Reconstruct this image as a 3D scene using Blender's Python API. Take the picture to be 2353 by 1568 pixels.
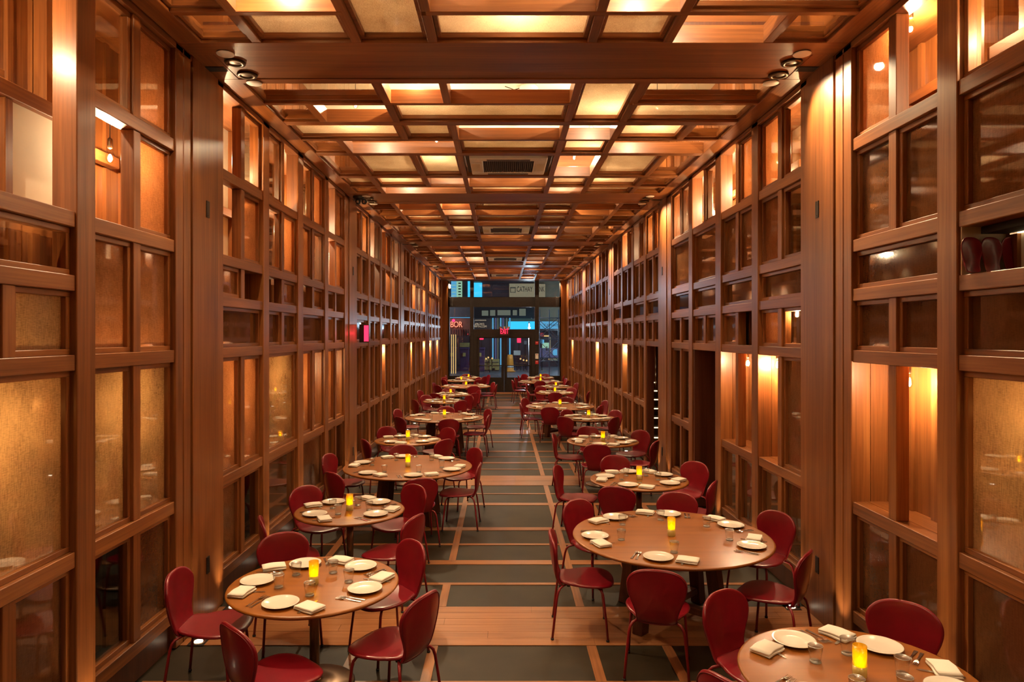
import bpy, math, random
from math import sin, cos, pi, radians, atan2, sqrt
from mathutils import Vector, Matrix

# ------------------------------------------------------------------ camera, world, exposure
for _o in list(bpy.data.objects):
    bpy.data.objects.remove(_o)
S = bpy.context.scene
COL = S.collection
CAMZ = 2.60
cam_d = bpy.data.cameras.new('camera')
cam_d.lens = 24.0
cam_d.sensor_width = 36.0
cam_d.shift_x = 0.0091
cam_d.shift_y = -0.0064
cam_d.clip_start = 0.05
cam_d.clip_end = 300
cam = bpy.data.objects.new('camera', cam_d)
cam.location = (0, 0, CAMZ)
cam.rotation_euler = (pi / 2, 0, 0)
COL.objects.link(cam)
S.camera = cam
world = bpy.data.worlds.new('night_sky')
S.world = world
world.use_nodes = True
world.node_tree.nodes['Background'].inputs[0].default_value = (0.10, 0.22, 0.42, 1)
world.node_tree.nodes['Background'].inputs[1].default_value = 0.17
S.view_settings.view_transform = 'Standard'
S.view_settings.look = 'None'
S.view_settings.exposure = 0.6
S.view_settings.gamma = 1.0
S.view_settings.use_curve_mapping = False
S.cycles.adaptive_threshold = 0.1
S.cycles.adaptive_min_samples = 20
S.cycles.max_bounces = 5
S.cycles.diffuse_bounces = 2
S.cycles.glossy_bounces = 3
S.cycles.transmission_bounces = 4
S.cycles.transparent_max_bounces = 14
S.cycles.sample_clamp_indirect = 6
S.cycles.caustics_reflective = False
S.cycles.caustics_refractive = False
WARM = (1.0, 0.69, 0.37)
WARM2 = (1.0, 0.72, 0.42)
E_NICHE, E_CORR, E_PLEN, E_SPOT, E_UP = 10.0, 20.0, 25.0, 150.0, 15.0
WL, WR, ZC, YE = 2.70, 2.88, 5.02, 30.70
MOD = 6.05
PIL = [-0.13 + MOD * k for k in range(6)]
rnd = random.Random(7)

# ------------------------------------------------------------------ materials
MATS = {}
def new_mat(name):
    m = bpy.data.materials.new(name)
    m.use_nodes = True
    nt = m.node_tree
    nt.nodes.clear()
    out = nt.nodes.new('ShaderNodeOutputMaterial')
    MATS[name] = m
    return m, nt, out
def nd(nt, t, **kw):
    n = nt.nodes.new(t)
    for k, v in kw.items():
        setattr(n, k, v)
    return n
def ramp(nt, stops):
    r = nt.nodes.new('ShaderNodeValToRGB')
    cr = r.color_ramp
    while len(cr.elements) < len(stops):
        cr.elements.new(0.5)
    for e, (p, c) in zip(cr.elements, stops):
        e.position = p
        e.color = (c[0], c[1], c[2], 1)
    return r
def coords(nt, scale, rand=True):
    tc = nd(nt, 'ShaderNodeTexCoord')
    mp = nd(nt, 'ShaderNodeMapping')
    mp.inputs['Scale'].default_value = scale
    nt.links.new(tc.outputs['Object'], mp.inputs['Vector'])
    if rand:
        oi = nd(nt, 'ShaderNodeObjectInfo')
        ml = nd(nt, 'ShaderNodeMath', operation='MULTIPLY')
        ml.inputs[1].default_value = 37.0
        nt.links.new(oi.outputs['Random'], ml.inputs[0])
        nt.links.new(ml.outputs[0], mp.inputs['Location'])
        return mp, oi
    return mp, None
def wood(name, axis, dark, mid, light, rough=0.38, fine=55, along=1.3, bump=0.12, coat=0.15):
    m, nt, out = new_mat(name)
    sc = [fine, fine, fine]
    sc[axis] = along
    mp, oi = coords(nt, tuple(sc))
    n1 = nd(nt, 'ShaderNodeTexNoise'); n1.inputs['Scale'].default_value = 1.0; n1.inputs['Detail'].default_value = 5; n1.inputs['Roughness'].default_value = .6
    nt.links.new(mp.outputs[0], n1.inputs['Vector'])
    sc2 = [9, 9, 9]; sc2[axis] = .5
    mp2, _ = coords(nt, tuple(sc2))
    n2 = nd(nt, 'ShaderNodeTexNoise'); n2.inputs['Scale'].default_value = 1.0; n2.inputs['Detail'].default_value = 3
    nt.links.new(mp2.outputs[0], n2.inputs['Vector'])
    mx = nd(nt, 'ShaderNodeMix', data_type='FLOAT'); mx.inputs[0].default_value = .5
    nt.links.new(n1.outputs[0], mx.inputs[2]); nt.links.new(n2.outputs[0], mx.inputs[3])
    ad = nd(nt, 'ShaderNodeMath', operation='MULTIPLY_ADD'); ad.inputs[1].default_value = .12; 
    nt.links.new(oi.outputs['Random'], ad.inputs[0]); nt.links.new(mx.outputs[0], ad.inputs[2])
    rp = ramp(nt, [(.34, dark), (.55, mid), (.78, light)])
    nt.links.new(ad.outputs[0], rp.inputs[0])
    b = nd(nt, 'ShaderNodeBsdfPrincipled')
    b.inputs['Roughness'].default_value = rough
    b.inputs['Coat Weight'].default_value = coat
    b.inputs['Coat Roughness'].default_value = .25
    nt.links.new(rp.outputs[0], b.inputs['Base Color'])
    bp = nd(nt, 'ShaderNodeBump'); bp.inputs['Strength'].default_value = bump; bp.inputs['Distance'].default_value = .004
    nt.links.new(n1.outputs[0], bp.inputs['Height']); nt.links.new(bp.outputs[0], b.inputs['Normal'])
    nt.links.new(b.outputs[0], out.inputs[0])
    return m
CED = ((.115, .034, .008), (.235, .076, .018), (.38, .142, .036))
wood('wood_x', 0, *CED); wood('wood_y', 1, *CED); wood('wood_z', 2, *CED)
DKW = ((.045, .012, .006), (.09, .024, .010), (.14, .040, .016))
wood('dark_wood', 2, *DKW)
wood('table_wood', 0, (.19, .056, .005), (.27, .084, .008), (.34, .112, .011), rough=.36, fine=14, along=.8, bump=.03, coat=.08)
wood('floor_wood', 0, (.16, .055, .020), (.32, .125, .045), (.44, .19, .075), rough=.36, fine=40, along=1.5, bump=.08)
wood('floor_wood_y', 1, (.16, .055, .020), (.32, .125, .045), (.44, .19, .075), rough=.36, fine=40, along=1.5, bump=.08)

def simple(name, col, rough=.5, metal=0, spec=.5, coat=0, noise=0, nscale=20, bump=0):
    m, nt, out = new_mat(name)
    b = nd(nt, 'ShaderNodeBsdfPrincipled')
    b.inputs['Base Color'].default_value = (*col, 1)
    b.inputs['Roughness'].default_value = rough
    b.inputs['Metallic'].default_value = metal
    b.inputs['Specular IOR Level'].default_value = spec
    b.inputs['Coat Weight'].default_value = coat
    b.inputs['Coat Roughness'].default_value = .15
    if noise or bump:
        mp, _ = coords(nt, (nscale,) * 3)
        n = nd(nt, 'ShaderNodeTexNoise'); n.inputs['Scale'].default_value = 1; n.inputs['Detail'].default_value = 4
        nt.links.new(mp.outputs[0], n.inputs['Vector'])
        if noise:
            lo = tuple(c * (1 - noise) for c in col); hi = tuple(min(1, c * (1 + noise)) for c in col)
            rp = ramp(nt, [(.3, lo), (.7, hi)])
            nt.links.new(n.outputs[0], rp.inputs[0]); nt.links.new(rp.outputs[0], b.inputs['Base Color'])
        if bump:
            bp = nd(nt, 'ShaderNodeBump'); bp.inputs['Strength'].default_value = bump; bp.inputs['Distance'].default_value = .003
            nt.links.new(n.outputs[0], bp.inputs['Height']); nt.links.new(bp.outputs[0], b.inputs['Normal'])
    nt.links.new(b.outputs[0], out.inputs[0])
    return m
simple('leather', (.21, .003, .011), rough=.34, noise=.10, nscale=9, bump=.05, coat=.3)
simple('leather_edge', (.17, .004, .012), rough=.4)
simple('leg_paint', (.20, .006, .010), rough=.35)
simple('rubber', (.02, .02, .02), rough=.7)
simple('slate', (.029, .021, .011), spec=.3, rough=.5, noise=.25, nscale=3, bump=.06)
simple('china', (.80, .74, .64), rough=.16, coat=.4)
simple('linen', (.84, .78, .68), rough=.85, bump=.3, nscale=300)
simple('steel', (.62, .60, .57), rough=.18, metal=1)
simple('bronze', (.22, .14, .09), rough=.28, metal=.9)
simple('black_metal', (.018, .014, .012), rough=.38, noise=.3, nscale=12)
simple('dark_bronze', (.10, .065, .035), rough=.35, metal=.8)
simple('cream_paint', (.78, .70, .54), rough=.8, noise=.05, nscale=4)
simple('white_plastic', (.90, .86, .78), rough=.5)
simple('grey_grille', (.10, .09, .10), rough=.6)
simple('chrome', (.8, .8, .8), rough=.08, metal=1)
simple('asphalt', (.07, .075, .085), rough=.45, noise=.4, nscale=2, bump=.2)
simple('concrete', (.22, .22, .21), rough=.85, noise=.2, nscale=3)
simple('barrier_yellow', (.62, .48, .16), rough=.6, noise=.25, nscale=3)
simple('barrel_orange', (.75, .28, .03), rough=.5)
simple('bin_blue', (.07, .05, .14), rough=.5)
simple('hoarding', (.13, .05, .028), rough=.5, noise=.3, nscale=2)
simple('facade_dark', (.06, .05, .055), rough=.7, noise=.3, nscale=1)
simple('facade_tan', (.30, .26, .16), rough=.7, noise=.15, nscale=1)
simple('paper_white', (.75, .75, .70), rough=.7)
simple('sign_red', (.55, .02, .03), rough=.5)
simple('wire_black', (.02, .015, .012), rough=.5)
simple('scaffold_steel', (.75, .77, .78), rough=.4, metal=.1)
simple('stair_wood', (.10, .05, .03), rough=.5, noise=.2)

def emis(name, col, strength):
    m, nt, out = new_mat(name)
    e = nd(nt, 'ShaderNodeEmission'); e.inputs[0].default_value = (*col, 1); e.inputs[1].default_value = strength
    nt.links.new(e.outputs[0], out.inputs[0])
    return m
emis('bulb_glow', (1.0, .62, .28), 30)
emis('candle_glow', (1.0, .88, .45), 40)
emis('uplight_glow', (1.0, .80, .55), 4)
emis('exit_glow', (1.0, .02, .06), 2.2)
emis('cyan_sign', (.03, .42, .75), 1.3)
emis('blue_screen', (.10, .38, .62), .8)
emis('mint_window', (.35, .62, .42), .7)
emis('beige_sign', (.48, .42, .27), .35)
emis('letter_red', (1.0, .28, .16), 1.3)
emis('letter_pale', (.8, .62, .42), .55)
emis('amber_strip', (.9, .55, .2), .7)
emis('red_lamp', (1.0, .01, .05), 6)
emis('street_white', (.85, .97, 1.0), 60)
emis('grey_window', (.20, .22, .17), .5)
emis('violet_wall', (.10, .11, .22), .5)
emis('stair_light', (1.0, .75, .42), 1.6)
emis('yellow_letter', (.9, .7, .1), .9)

def fresnel(nt, ior):
    g = nd(nt, 'ShaderNodeNewGeometry')
    mr = nd(nt, 'ShaderNodeMapRange'); mr.inputs['To Min'].default_value = ior; mr.inputs['To Max'].default_value = 1 / ior
    nt.links.new(g.outputs['Backfacing'], mr.inputs['Value'])
    fr = nd(nt, 'ShaderNodeFresnel'); nt.links.new(mr.outputs[0], fr.inputs[0])
    return fr
def glassy(name, tint, gl_rough=.02, facing=.0, ior=1.5, thin=.0):
    """clear pane: see-through with fresnel reflections"""
    m, nt, out = new_mat(name)
    tr = nd(nt, 'ShaderNodeBsdfTransparent'); tr.inputs[0].default_value = (*tint, 1)
    gl = nd(nt, 'ShaderNodeBsdfGlossy'); gl.inputs['Roughness'].default_value = gl_rough
    fr = fresnel(nt, ior)
    ad = nd(nt, 'ShaderNodeMath', operation='ADD'); ad.inputs[1].default_value = facing; ad.use_clamp = True
    nt.links.new(fr.outputs[0], ad.inputs[0])
    mx = nd(nt, 'ShaderNodeMixShader')
    nt.links.new(ad.outputs[0], mx.inputs[0]); nt.links.new(tr.outputs[0], mx.inputs[1]); nt.links.new(gl.outputs[0], mx.inputs[2])
    nt.links.new(mx.outputs[0], out.inputs[0])
    return m
glassy('clear_glass', (.86, .82, .74), facing=.03)
glassy('tumbler_glass', (.985, .99, .985), facing=.015, ior=1.5)
def rimmat():
    m, nt, out = new_mat('glass_edge_glint')  # pale translucent mix paints the bright glint along tumbler edges
    tr = nd(nt, 'ShaderNodeBsdfTransparent'); gl = nd(nt, 'ShaderNodeBsdfGlossy'); gl.inputs['Roughness'].default_value = .25
    df = nd(nt, 'ShaderNodeBsdfTranslucent'); df.inputs[0].default_value = (.95, .95, .9, 1)
    a = nd(nt, 'ShaderNodeMixShader'); a.inputs[0].default_value = .5; nt.links.new(gl.outputs[0], a.inputs[1]); nt.links.new(df.outputs[0], a.inputs[2])
    b = nd(nt, 'ShaderNodeMixShader'); b.inputs[0].default_value = .6; nt.links.new(tr.outputs[0], b.inputs[1]); nt.links.new(a.outputs[0], b.inputs[2])
    nt.links.new(b.outputs[0], out.inputs[0])
rimmat()
glassy('bulb_glass', (.98, .95, .9), facing=.0)
glassy('street_glass', (.9, .93, .95), facing=.02)

def screen(name, base, trans, mix, gl_rough=.07, facing=.02, weave=380, wstr=.35, see=0.0):
    """pane with a woven interlayer: diffuse + translucent + surface reflection"""
    m, nt, out = new_mat(name)
    tc = nd(nt, 'ShaderNodeTexCoord')
    mp = nd(nt, 'ShaderNodeMapping'); mp.inputs['Scale'].default_value = (1, .16, 1)
    nt.links.new(tc.outputs['Object'], mp.inputs['Vector'])
    n1 = nd(nt, 'ShaderNodeTexNoise'); n1.inputs['Scale'].default_value = weave * .5; n1.inputs['Detail'].default_value = 2
    nt.links.new(mp.outputs[0], n1.inputs['Vector'])
    mp2 = nd(nt, 'ShaderNodeMapping'); mp2.inputs['Scale'].default_value = (1, 1, .12)
    nt.links.new(tc.outputs['Object'], mp2.inputs['Vector'])
    n2 = nd(nt, 'ShaderNodeTexNoise'); n2.inputs['Scale'].default_value = weave * .4; n2.inputs['Detail'].default_value = 2
    nt.links.new(mp2.outputs[0], n2.inputs['Vector'])
    n3 = nd(nt, 'ShaderNodeTexNoise'); n3.inputs['Scale'].default_value = 3.0; n3.inputs['Detail'].default_value = 3
    nt.links.new(tc.outputs['Object'], n3.inputs['Vector'])
    a = nd(nt, 'ShaderNodeMath', operation='ADD'); nt.links.new(n1.outputs[0], a.inputs[0]); nt.links.new(n2.outputs[0], a.inputs[1])
    a2 = nd(nt, 'ShaderNodeMath', operation='ADD'); nt.links.new(a.outputs[0], a2.inputs[0]); nt.links.new(n3.outputs[0], a2.inputs[1])
    d3 = nd(nt, 'ShaderNodeMath', operation='DIVIDE'); d3.inputs[1].default_value = 3; nt.links.new(a2.outputs[0], d3.inputs[0])
    def rp(c):
        r = ramp(nt, [(.35, tuple(x * (1 - wstr) for x in c)), (.65, tuple(min(1, x * (1 + wstr)) for x in c))])
        nt.links.new(d3.outputs[0], r.inputs[0]); return r
    df = nd(nt, 'ShaderNodeBsdfDiffuse'); nt.links.new(rp(base).outputs[0], df.inputs[0])
    tl = nd(nt, 'ShaderNodeBsdfTranslucent'); nt.links.new(rp(trans).outputs[0], tl.inputs[0])
    m1 = nd(nt, 'ShaderNodeMixShader'); m1.inputs[0].default_value = mix
    nt.links.new(df.outputs[0], m1.inputs[1]); nt.links.new(tl.outputs[0], m1.inputs[2])
    last = m1
    if see:
        tr = nd(nt, 'ShaderNodeBsdfTransparent'); tr.inputs[0].default_value = (*[min(1, c * 1.3) for c in trans], 1)
        m3 = nd(nt, 'ShaderNodeMixShader'); m3.inputs[0].default_value = see
        nt.links.new(m1.outputs[0], m3.inputs[1]); nt.links.new(tr.outputs[0], m3.inputs[2]); last = m3
    gl = nd(nt, 'ShaderNodeBsdfGlossy'); gl.inputs['Roughness'].default_value = gl_rough
    fr = fresnel(nt, 1.6)
    ad = nd(nt, 'ShaderNodeMath', operation='ADD'); ad.inputs[1].default_value = facing; ad.use_clamp = True
    nt.links.new(fr.outputs[0], ad.inputs[0])
    mx = nd(nt, 'ShaderNodeMixShader')
    nt.links.new(ad.outputs[0], mx.inputs[0]); nt.links.new(last.outputs[0], mx.inputs[1]); nt.links.new(gl.outputs[0], mx.inputs[2])
    nt.links.new(mx.outputs[0], out.inputs[0])
    return m
screen('frosted', (.42, .20, .09), (.80, .45, .24), .55, gl_rough=.03, see=.12, facing=.10)
screen('mesh_gold', (.40, .25, .12), (.72, .50, .28), .45, gl_rough=.02, see=.22, wstr=.5, facing=.18)
screen('brown_panel', (.14, .055, .020), (.3, .1, .04), .1, gl_rough=.05, wstr=.25, facing=.09)
screen('ceiling_screen', (.46, .34, .24), (.80, .66, .52), .6, see=.22, facing=.03)
screen('votive_yellow', (.85, .48, .01), (1.0, .62, .02), .6, gl_rough=.1, weave=20, wstr=.05, see=.35)
screen('votive_frost', (.75, .62, .25), (1.0, .85, .4), .7, gl_rough=.2, weave=20, wstr=.05, see=.1)

# ------------------------------------------------------------------ mesh helpers
class MB:
    def __init__(s):
        s.v = []; s.f = []; s.m = []; s.sm = []; s.mats = []
    def mi(s, mat):
        if mat not in s.mats: s.mats.append(mat)
        return s.mats.index(mat)
    def add(s, vs, fs, mat, smooth=False, M=None):
        o = len(s.v)
        if M is not None: vs = [tuple(M @ Vector(p)) for p in vs]
        s.v += [tuple(p) for p in vs]
        k = s.mi(mat)
        for f in fs:
            s.f.append(tuple(i + o for i in f)); s.m.append(k); s.sm.append(smooth)
    def box(s, x0, x1, y0, y1, z0, z1, mat, M=None):
        if x0 > x1: x0, x1 = x1, x0
        if y0 > y1: y0, y1 = y1, y0
        vs = [(x, y, z) for z in (z0, z1) for y in (y0, y1) for x in (x0, x1)]
        s.add(vs, [(0, 2, 3, 1), (4, 5, 7, 6), (0, 1, 5, 4), (2, 6, 7, 3), (0, 4, 6, 2), (1, 3, 7, 5)], mat, False, M)
    def lathe(s, prof, mat, n=24, c=(0, 0, 0), smooth=True, M=None):
        vs = []; fs = []
        for (r, z) in prof:
            for i in range(n):
                a = 2 * pi * i / n
                vs.append((c[0] + r * cos(a), c[1] + r * sin(a), c[2] + z))
        for j in range(len(prof) - 1):
            for i in range(n):
                k = (i + 1) % n
                fs.append((j * n + i, j * n + k, (j + 1) * n + k, (j + 1) * n + i))
        if prof[0][0] > 1e-6: fs.append(tuple(range(n - 1, -1, -1)))
        if prof[-1][0] > 1e-6: fs.append(tuple(range((len(prof) - 1) * n, len(prof) * n)))
        s.add(vs, fs, mat, smooth, M)
    def tube(s, pts, r, mat, n=8, cap=True, radii=None):
        pts = [Vector(p) for p in pts]
        vs = []; fs = []
        up = Vector((0, 0, 1))
        prev = None
        for i, p in enumerate(pts):
            if i == 0: d = pts[1] - p
            elif i == len(pts) - 1: d = p - pts[i - 1]
            else: d = (pts[i + 1] - pts[i - 1])
            d.normalize()
            if prev is None:
                a = d.cross(up)
                if a.length < 1e-3: a = d.cross(Vector((1, 0, 0)))
            else:
                a = prev - d * prev.dot(d)
            a.normalize(); prev = a
            b = d.cross(a)
            rr = radii[i] if radii else r
            for k in range(n):
                t = 2 * pi * k / n
                vs.append(tuple(p + a * (rr * cos(t)) + b * (rr * sin(t))))
        for j in range(len(pts) - 1):
            for k in range(n):
                q = (k + 1) % n
                fs.append((j * n + k, j * n + q, (j + 1) * n + q, (j + 1) * n + k))
        if cap:
            fs.append(tuple(range(n - 1, -1, -1))); fs.append(tuple(range((len(pts) - 1) * n, len(pts) * n)))
        s.add(vs, fs, mat, True)
    def mesh(s, name):
        me = bpy.data.meshes.new(name)
        me.from_pydata(s.v, [], s.f)
        for m in s.mats: me.materials.append(MATS[m])
        me.polygons.foreach_set('material_index', s.m)
        me.polygons.foreach_set('use_smooth', s.sm)
        me.update()
        return me
    def obj(s, name, parent=None, loc=None, rz=0, bevel=0):
        o = bpy.data.objects.new(name, s.mesh(name))
        COL.objects.link(o)
        if parent: o.parent = parent
        if loc: o.location = loc
        if rz: o.rotation_euler.z = rz
        if bevel:
            b = o.modifiers.new('bevel', 'BEVEL'); b.width = bevel; b.segments = 1; b.limit_method = 'ANGLE'
        return o
def tag(o, label, cat=None, group=None, kind=None):
    o['label'] = label
    if cat: o['category'] = cat
    if group: o['group'] = group
    if kind: o['kind'] = kind
    return o
def empty(name, loc=(0, 0, 0), rz=0, parent=None):
    o = bpy.data.objects.new(name, None)
    COL.objects.link(o)
    o.location = loc; o.rotation_euler = (0, 0, rz)
    o.empty_display_size = .1
    if parent: o.parent = parent
    return o
def copy_tree(o, parent=None):
    c = o.copy(); COL.objects.link(c); c.parent = parent
    for ch in list(o.children): copy_tree(ch, c)
    return c
def simple_box_obj(name, b, mat, parent=None, bevel=0):
    m = MB(); m.box(*b, mat); return m.obj(name, parent, bevel=bevel)
ORD = ['first', 'second', 'third', 'fourth', 'fifth', 'sixth', 'seventh', 'eighth', 'ninth', 'tenth', 'eleventh', 'twelfth', 'thirteenth', 'fourteenth', 'fifteenth', 'sixteenth', 'seventeenth', 'eighteenth', 'nineteenth', 'twentieth', 'twenty-first', 'twenty-second', 'twenty-third', 'twenty-fourth', 'twenty-fifth']
def lamp(kind, name, loc, energy, color, radius=.03, parent=None, target=None, spot=None, blend=.5):
    d = bpy.data.lights.new(name, kind); d.energy = energy; d.color = color
    d.shadow_soft_size = radius
    o = bpy.data.objects.new(name, d); COL.objects.link(o); o.location = loc
    if target is not None:
        o.rotation_euler = (Vector(target) - Vector(loc)).to_track_quat('-Z', 'Y').to_euler()
    if spot: d.spot_size = radians(spot); d.spot_blend = blend
    if parent: o.parent = parent
    return o

# ------------------------------------------------------------------ floor
fl = MB(); fl.box(-WL - .9, WR + .9, -3, YE, -.12, -.006, 'slate')
floor = tag(fl.obj('floor'), 'dark slate tile floor crossed by inlaid timber strips', kind='structure')
YS, YB = -3.0, YE - .02
for k in range(-1, 6):
    P = -0.13 + MOD * k
    a, b = max(P - .21, YS), min(P + .60, YB)
    if b > a:
        m = MB()
        n = 6
        for i in range(n):
            u0 = a + (b - a) * i / n; u1 = a + (b - a) * (i + 1) / n - .003
            x = -WL
            while x < WR:
                x2 = min(WR, x + rnd.uniform(1.2, 2.6)); m.box(x, x2 - .002, u0, u1, -.05, rnd.uniform(-.0005, .0005), 'floor_wood'); x = x2
        m.obj('plank_band', floor)
    A = P + .60
    for off, w in ((.57, .06), (1.20, .14), (1.91, .06), (2.54, .14), (3.88, .14), (4.60, .05)):
        if A + off > YB or A + off < YS: continue
        simple_box_obj('timber_strip', (-WL, WR, A + off, A + off + w, -.05, 0), 'floor_wood', floor)
    lines = [(-.62, -.54, 0, 5.23), (.70, .78, 0, 5.23), (1.33, 1.41, 0, 1.2), (1.33, 1.41, 2.6, 5.23), (-1.25, -1.17, 3.95, 5.23), (-1.25, -1.17, 0, .57), (-2.08, -2.0, 1.3, 5.23), (2.10, 2.18, 1.3, 3.9)]
    for (x0, x1, o0, o1) in lines:
        segs = [(o0, o1)]
        if x0 == -.62: segs = [(0, .57), (1.3, 5.23)]
        for (q0, q1) in segs:
            u0, u1 = max(YS, A + q0), min(YB, A + q1)
            if u1 > u0: simple_box_obj('timber_strip', (x0, x1, u0, u1, -.05, .0006), 'floor_wood_y', floor)

# ------------------------------------------------------------------ ceiling
ce = MB()
ce.box(-WL - .9, WR + .9, -3, YE + .1, ZC + 1.0, ZC + 1.1, 'cream_paint')
ceiling = tag(ce.obj('ceiling'), 'coffered timber ceiling grid below a cream soffit', kind='structure')
LH = .15   # grid depth
for sx, W in ((-1, WL), (1, WR)):
    m = MB(); m.box(sx * (W - .20), sx * (W - .004), -3, YE, ZC, ZC + LH, 'wood_y')
    m.obj('edge_beam', ceiling, bevel=.004)
    m = MB()
    y = -3.0
    while y < YE:
        y2 = y + .32
        m.box(sx * (W + .02), sx * (W + .05), y, y2 - .02, ZC + LH, ZC + 1.0, 'wood_z'); y = y2
    m.obj('plenum_boards', ceiling)
for k in range(0, 6):
    P = PIL[k]
    m = MB()
    a, b = P - .26, min(P + .66, YE)
    xs0, xs1 = -WL + .20, WR - .20
    m.box(-WL + .004, WR - .004, a, a + .24, ZC - .002, ZC + LH, 'wood_x')
    m.box(-WL + .004, WR - .004, a + .25, b - .12, ZC + .006, ZC + LH, 'wood_x')
    m.box(-WL + .004, WR - .004, b - .11, b, ZC - .002, ZC + LH, 'wood_x')
    m.box(xs0, xs1, a + .03, b - .03, ZC + .02, ZC + LH + .04, 'dark_wood')
    m.obj('beam', ceiling, bevel=.004)
    m = MB(); m.box(-WL - .02, WR + .02, P - .1, P + .5, ZC + LH + .05, ZC + .99, 'wood_x')
    m.obj('plenum_divider', ceiling)
XL = [-WL + .2, -2.04, -1.21, -.58, .74, 1.37, 2.2, WR - .2]
ROWO = [0, .60, 1.26, 1.93, 2.60, 3.92, 4.62, 5.13]
THICKC = {1: .06, 2: .13, 3: .06, 4: .13, 5: .13, 6: .06}
GRID = {
 1: ['G<OOFG<', 'GOF<^F<', 'F<FOOFG', 'GO<FFO<', 'GFFAOFG', 'FFOOFFG', 'GO<FOFF'],
 0: ['GFOFOFG', 'FO<FFO<', 'GFFOF<G', 'GOOFFO<', 'GFFAFFG', 'GOFOOF<', 'GF^FFOG'],
}
for k in (2, 3, 4):
    rr = random.Random(20 + k); g = []
    for r in range(7):
        row = ''
        for c in range(7):
            if c in (0, 6): ch = rr.choice('GGGF')
            elif c == 3: ch = 'A' if r == 4 else rr.choice('OOF')
            else: ch = rr.choice('OOFFFG<')
            if ch == '<' and (c == 1 or c == 4 or r == 4 or row[-1] in 'A<'): ch = 'O'
            row += ch
        g.append(row)
    GRID[k] = g
for k in range(0, 5):
    P = PIL[k]; A = P + .66; g = GRID[k]
    for r in range(1, 7):
        w = THICKC[r]; y0 = A + ROWO[r] - w / 2
        if w > .1:
            m = MB(); m.box(XL[0], XL[-1], y0, y0 + w, ZC, ZC + LH, 'wood_x'); m.obj('cross_beam', ceiling, bevel=.004)
        else:
            m = MB(); c = 0
            while c < 7:
                if g[r][c] == '^': c += 1; continue
                c2 = c
                while c2 < 7 and g[r][c2] != '^': c2 += 1
                m.box(XL[c], XL[c2], y0, y0 + w, ZC, ZC + LH, 'wood_x'); c = c2
            m.obj('cross_beam', ceiling, bevel=.004)
    for r in range(7):
        y0 = A + ROWO[r] + THICKC.get(r, 0) / 2; y1 = A + ROWO[r + 1] - THICKC.get(r + 1, 0) / 2
        if r == 6: y1 = P + MOD - .26
        for c in range(7):
            ch = g[r][c]
            if ch == '<' or ch == '^': continue
            c2 = c + 1
            while c2 < 7 and g[r][c2] == '<': c2 += 1
            yy1 = y1
            if r < 6 and g[r + 1][c] == '^': yy1 = A + ROWO[r + 2] - THICKC.get(r + 2, 0) / 2 if r < 5 else P + MOD - .26
            x0 = XL[c] + (.0 if c == 0 else .04); x1 = XL[c2] - (.0 if c2 == 7 else .04)
            if ch in 'GF':
                m = MB(); e = .035
                for (bx0, bx1, by0, by1) in ((x0, x1, y0, y0 + e), (x0, x1, yy1 - e, yy1), (x0, x0 + e, y0 + e, yy1 - e), (x1 - e, x1, y0 + e, yy1 - e)):
                    m.box(bx0, bx1, by0, by1, ZC + .03, ZC + .085, 'wood_x')
                fr = m.obj('sash', ceiling, bevel=.003)
                simple_box_obj('pane', (x0 + e - .005, x1 - e + .005, y0 + e - .005, yy1 - e + .005, ZC + .07, ZC + .076), 'clear_glass' if ch == 'G' else 'ceiling_screen', fr)
        # joists
        for c in range(1, 7):
            if g[r][c] == '<': continue
            if g[r][c] == '^' and False: continue
            if g[r][c] in 'A' or (c > 0 and g[r][c - 1] == 'A'): pass
            yy0 = y0 - .001 if not (g[r][c] == '^') else y0 - .07
            m = MB(); m.box(XL[c] - .04, XL[c] + .04, yy0, y1 + .001, ZC + .001, ZC + LH, 'wood_y'); m.obj('joist', ceiling, bevel=.004)

# ------------------------------------------------------------------ walls
RZ = [.27, 1.17, 2.42, 2.925, 3.33, 4.165]
BAYO = [(.68, 1.79), (1.98, 3.10), (3.33, 4.46), (4.66, 5.77)]
def rail(par, sx, W, y0, y1, z0, z1, rec=.012, dep=.13, name='rail'):
    m = MB(); m.box(sx * (W + rec), sx * (W + dep), y0, y1, z0, z1, 'wood_y')
    return m.obj(name, par, bevel=.004)
def board_back(sx, X, y0, y1, z0, z1):
    """vertical boarding with raised battens"""
    m = MB(); y = y0; i = 0
    while y < y1 - .01:
        w = (.26, .05, .17, .08)[i % 4]; y2 = min(y1, y + w)
        if y1 - y2 < .07: y2 = y1
        d = (0, .03, .008, .04)[i % 4]
        m.box(sx * (X - d), sx * (X + .03), y, y2, z0, z1, 'wood_z'); y = y2; i += 1
    return m
# a module's bays: rows listed from the floor up; each row is (bottom rail, top rail, cells near->far)
def rows(r0, r1, r2, r3, r4, r5):
    return [r0, r1, r2, r3, r4, r5]
L_BAYS = {(0, 2): rows('BB', 'M', 'BM', 'G', 'O', '^'), (0, 3): rows('GB', 'MM', 'FF', '^^', 'OF', 'GF'),
          (1, 0): rows('FG', 'FF', 'B', 'FO', 'OF', 'OG'), (1, 1): rows('B', 'M', 'BB', 'OF', 'GF', 'GO'),
          (1, 2): rows('F', 'FG', 'B', 'OF', 'FG', 'GF'), (1, 3): rows('BG', 'FG', 'GB', 'GO', 'OF', 'OF'),
          (0, 0): rows('BB', 'MM', 'B', 'FG', 'OF', 'GF'), (0, 1): rows('B', 'M', 'BB', 'OF', 'GF', 'GO'),
          (2, 0): rows('BB', 'BB', 'B', 'FB', 'BB', 'GG'), (2, 1): rows('BB', 'BG', 'BB', 'OF', 'FO', 'OG'),
          (2, 2): rows('BB', 'OB', 'B', 'GO', 'GO', 'OF'), (2, 3): rows('B', 'BO', 'BB', 'O', 'OG', 'GO')}
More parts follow.
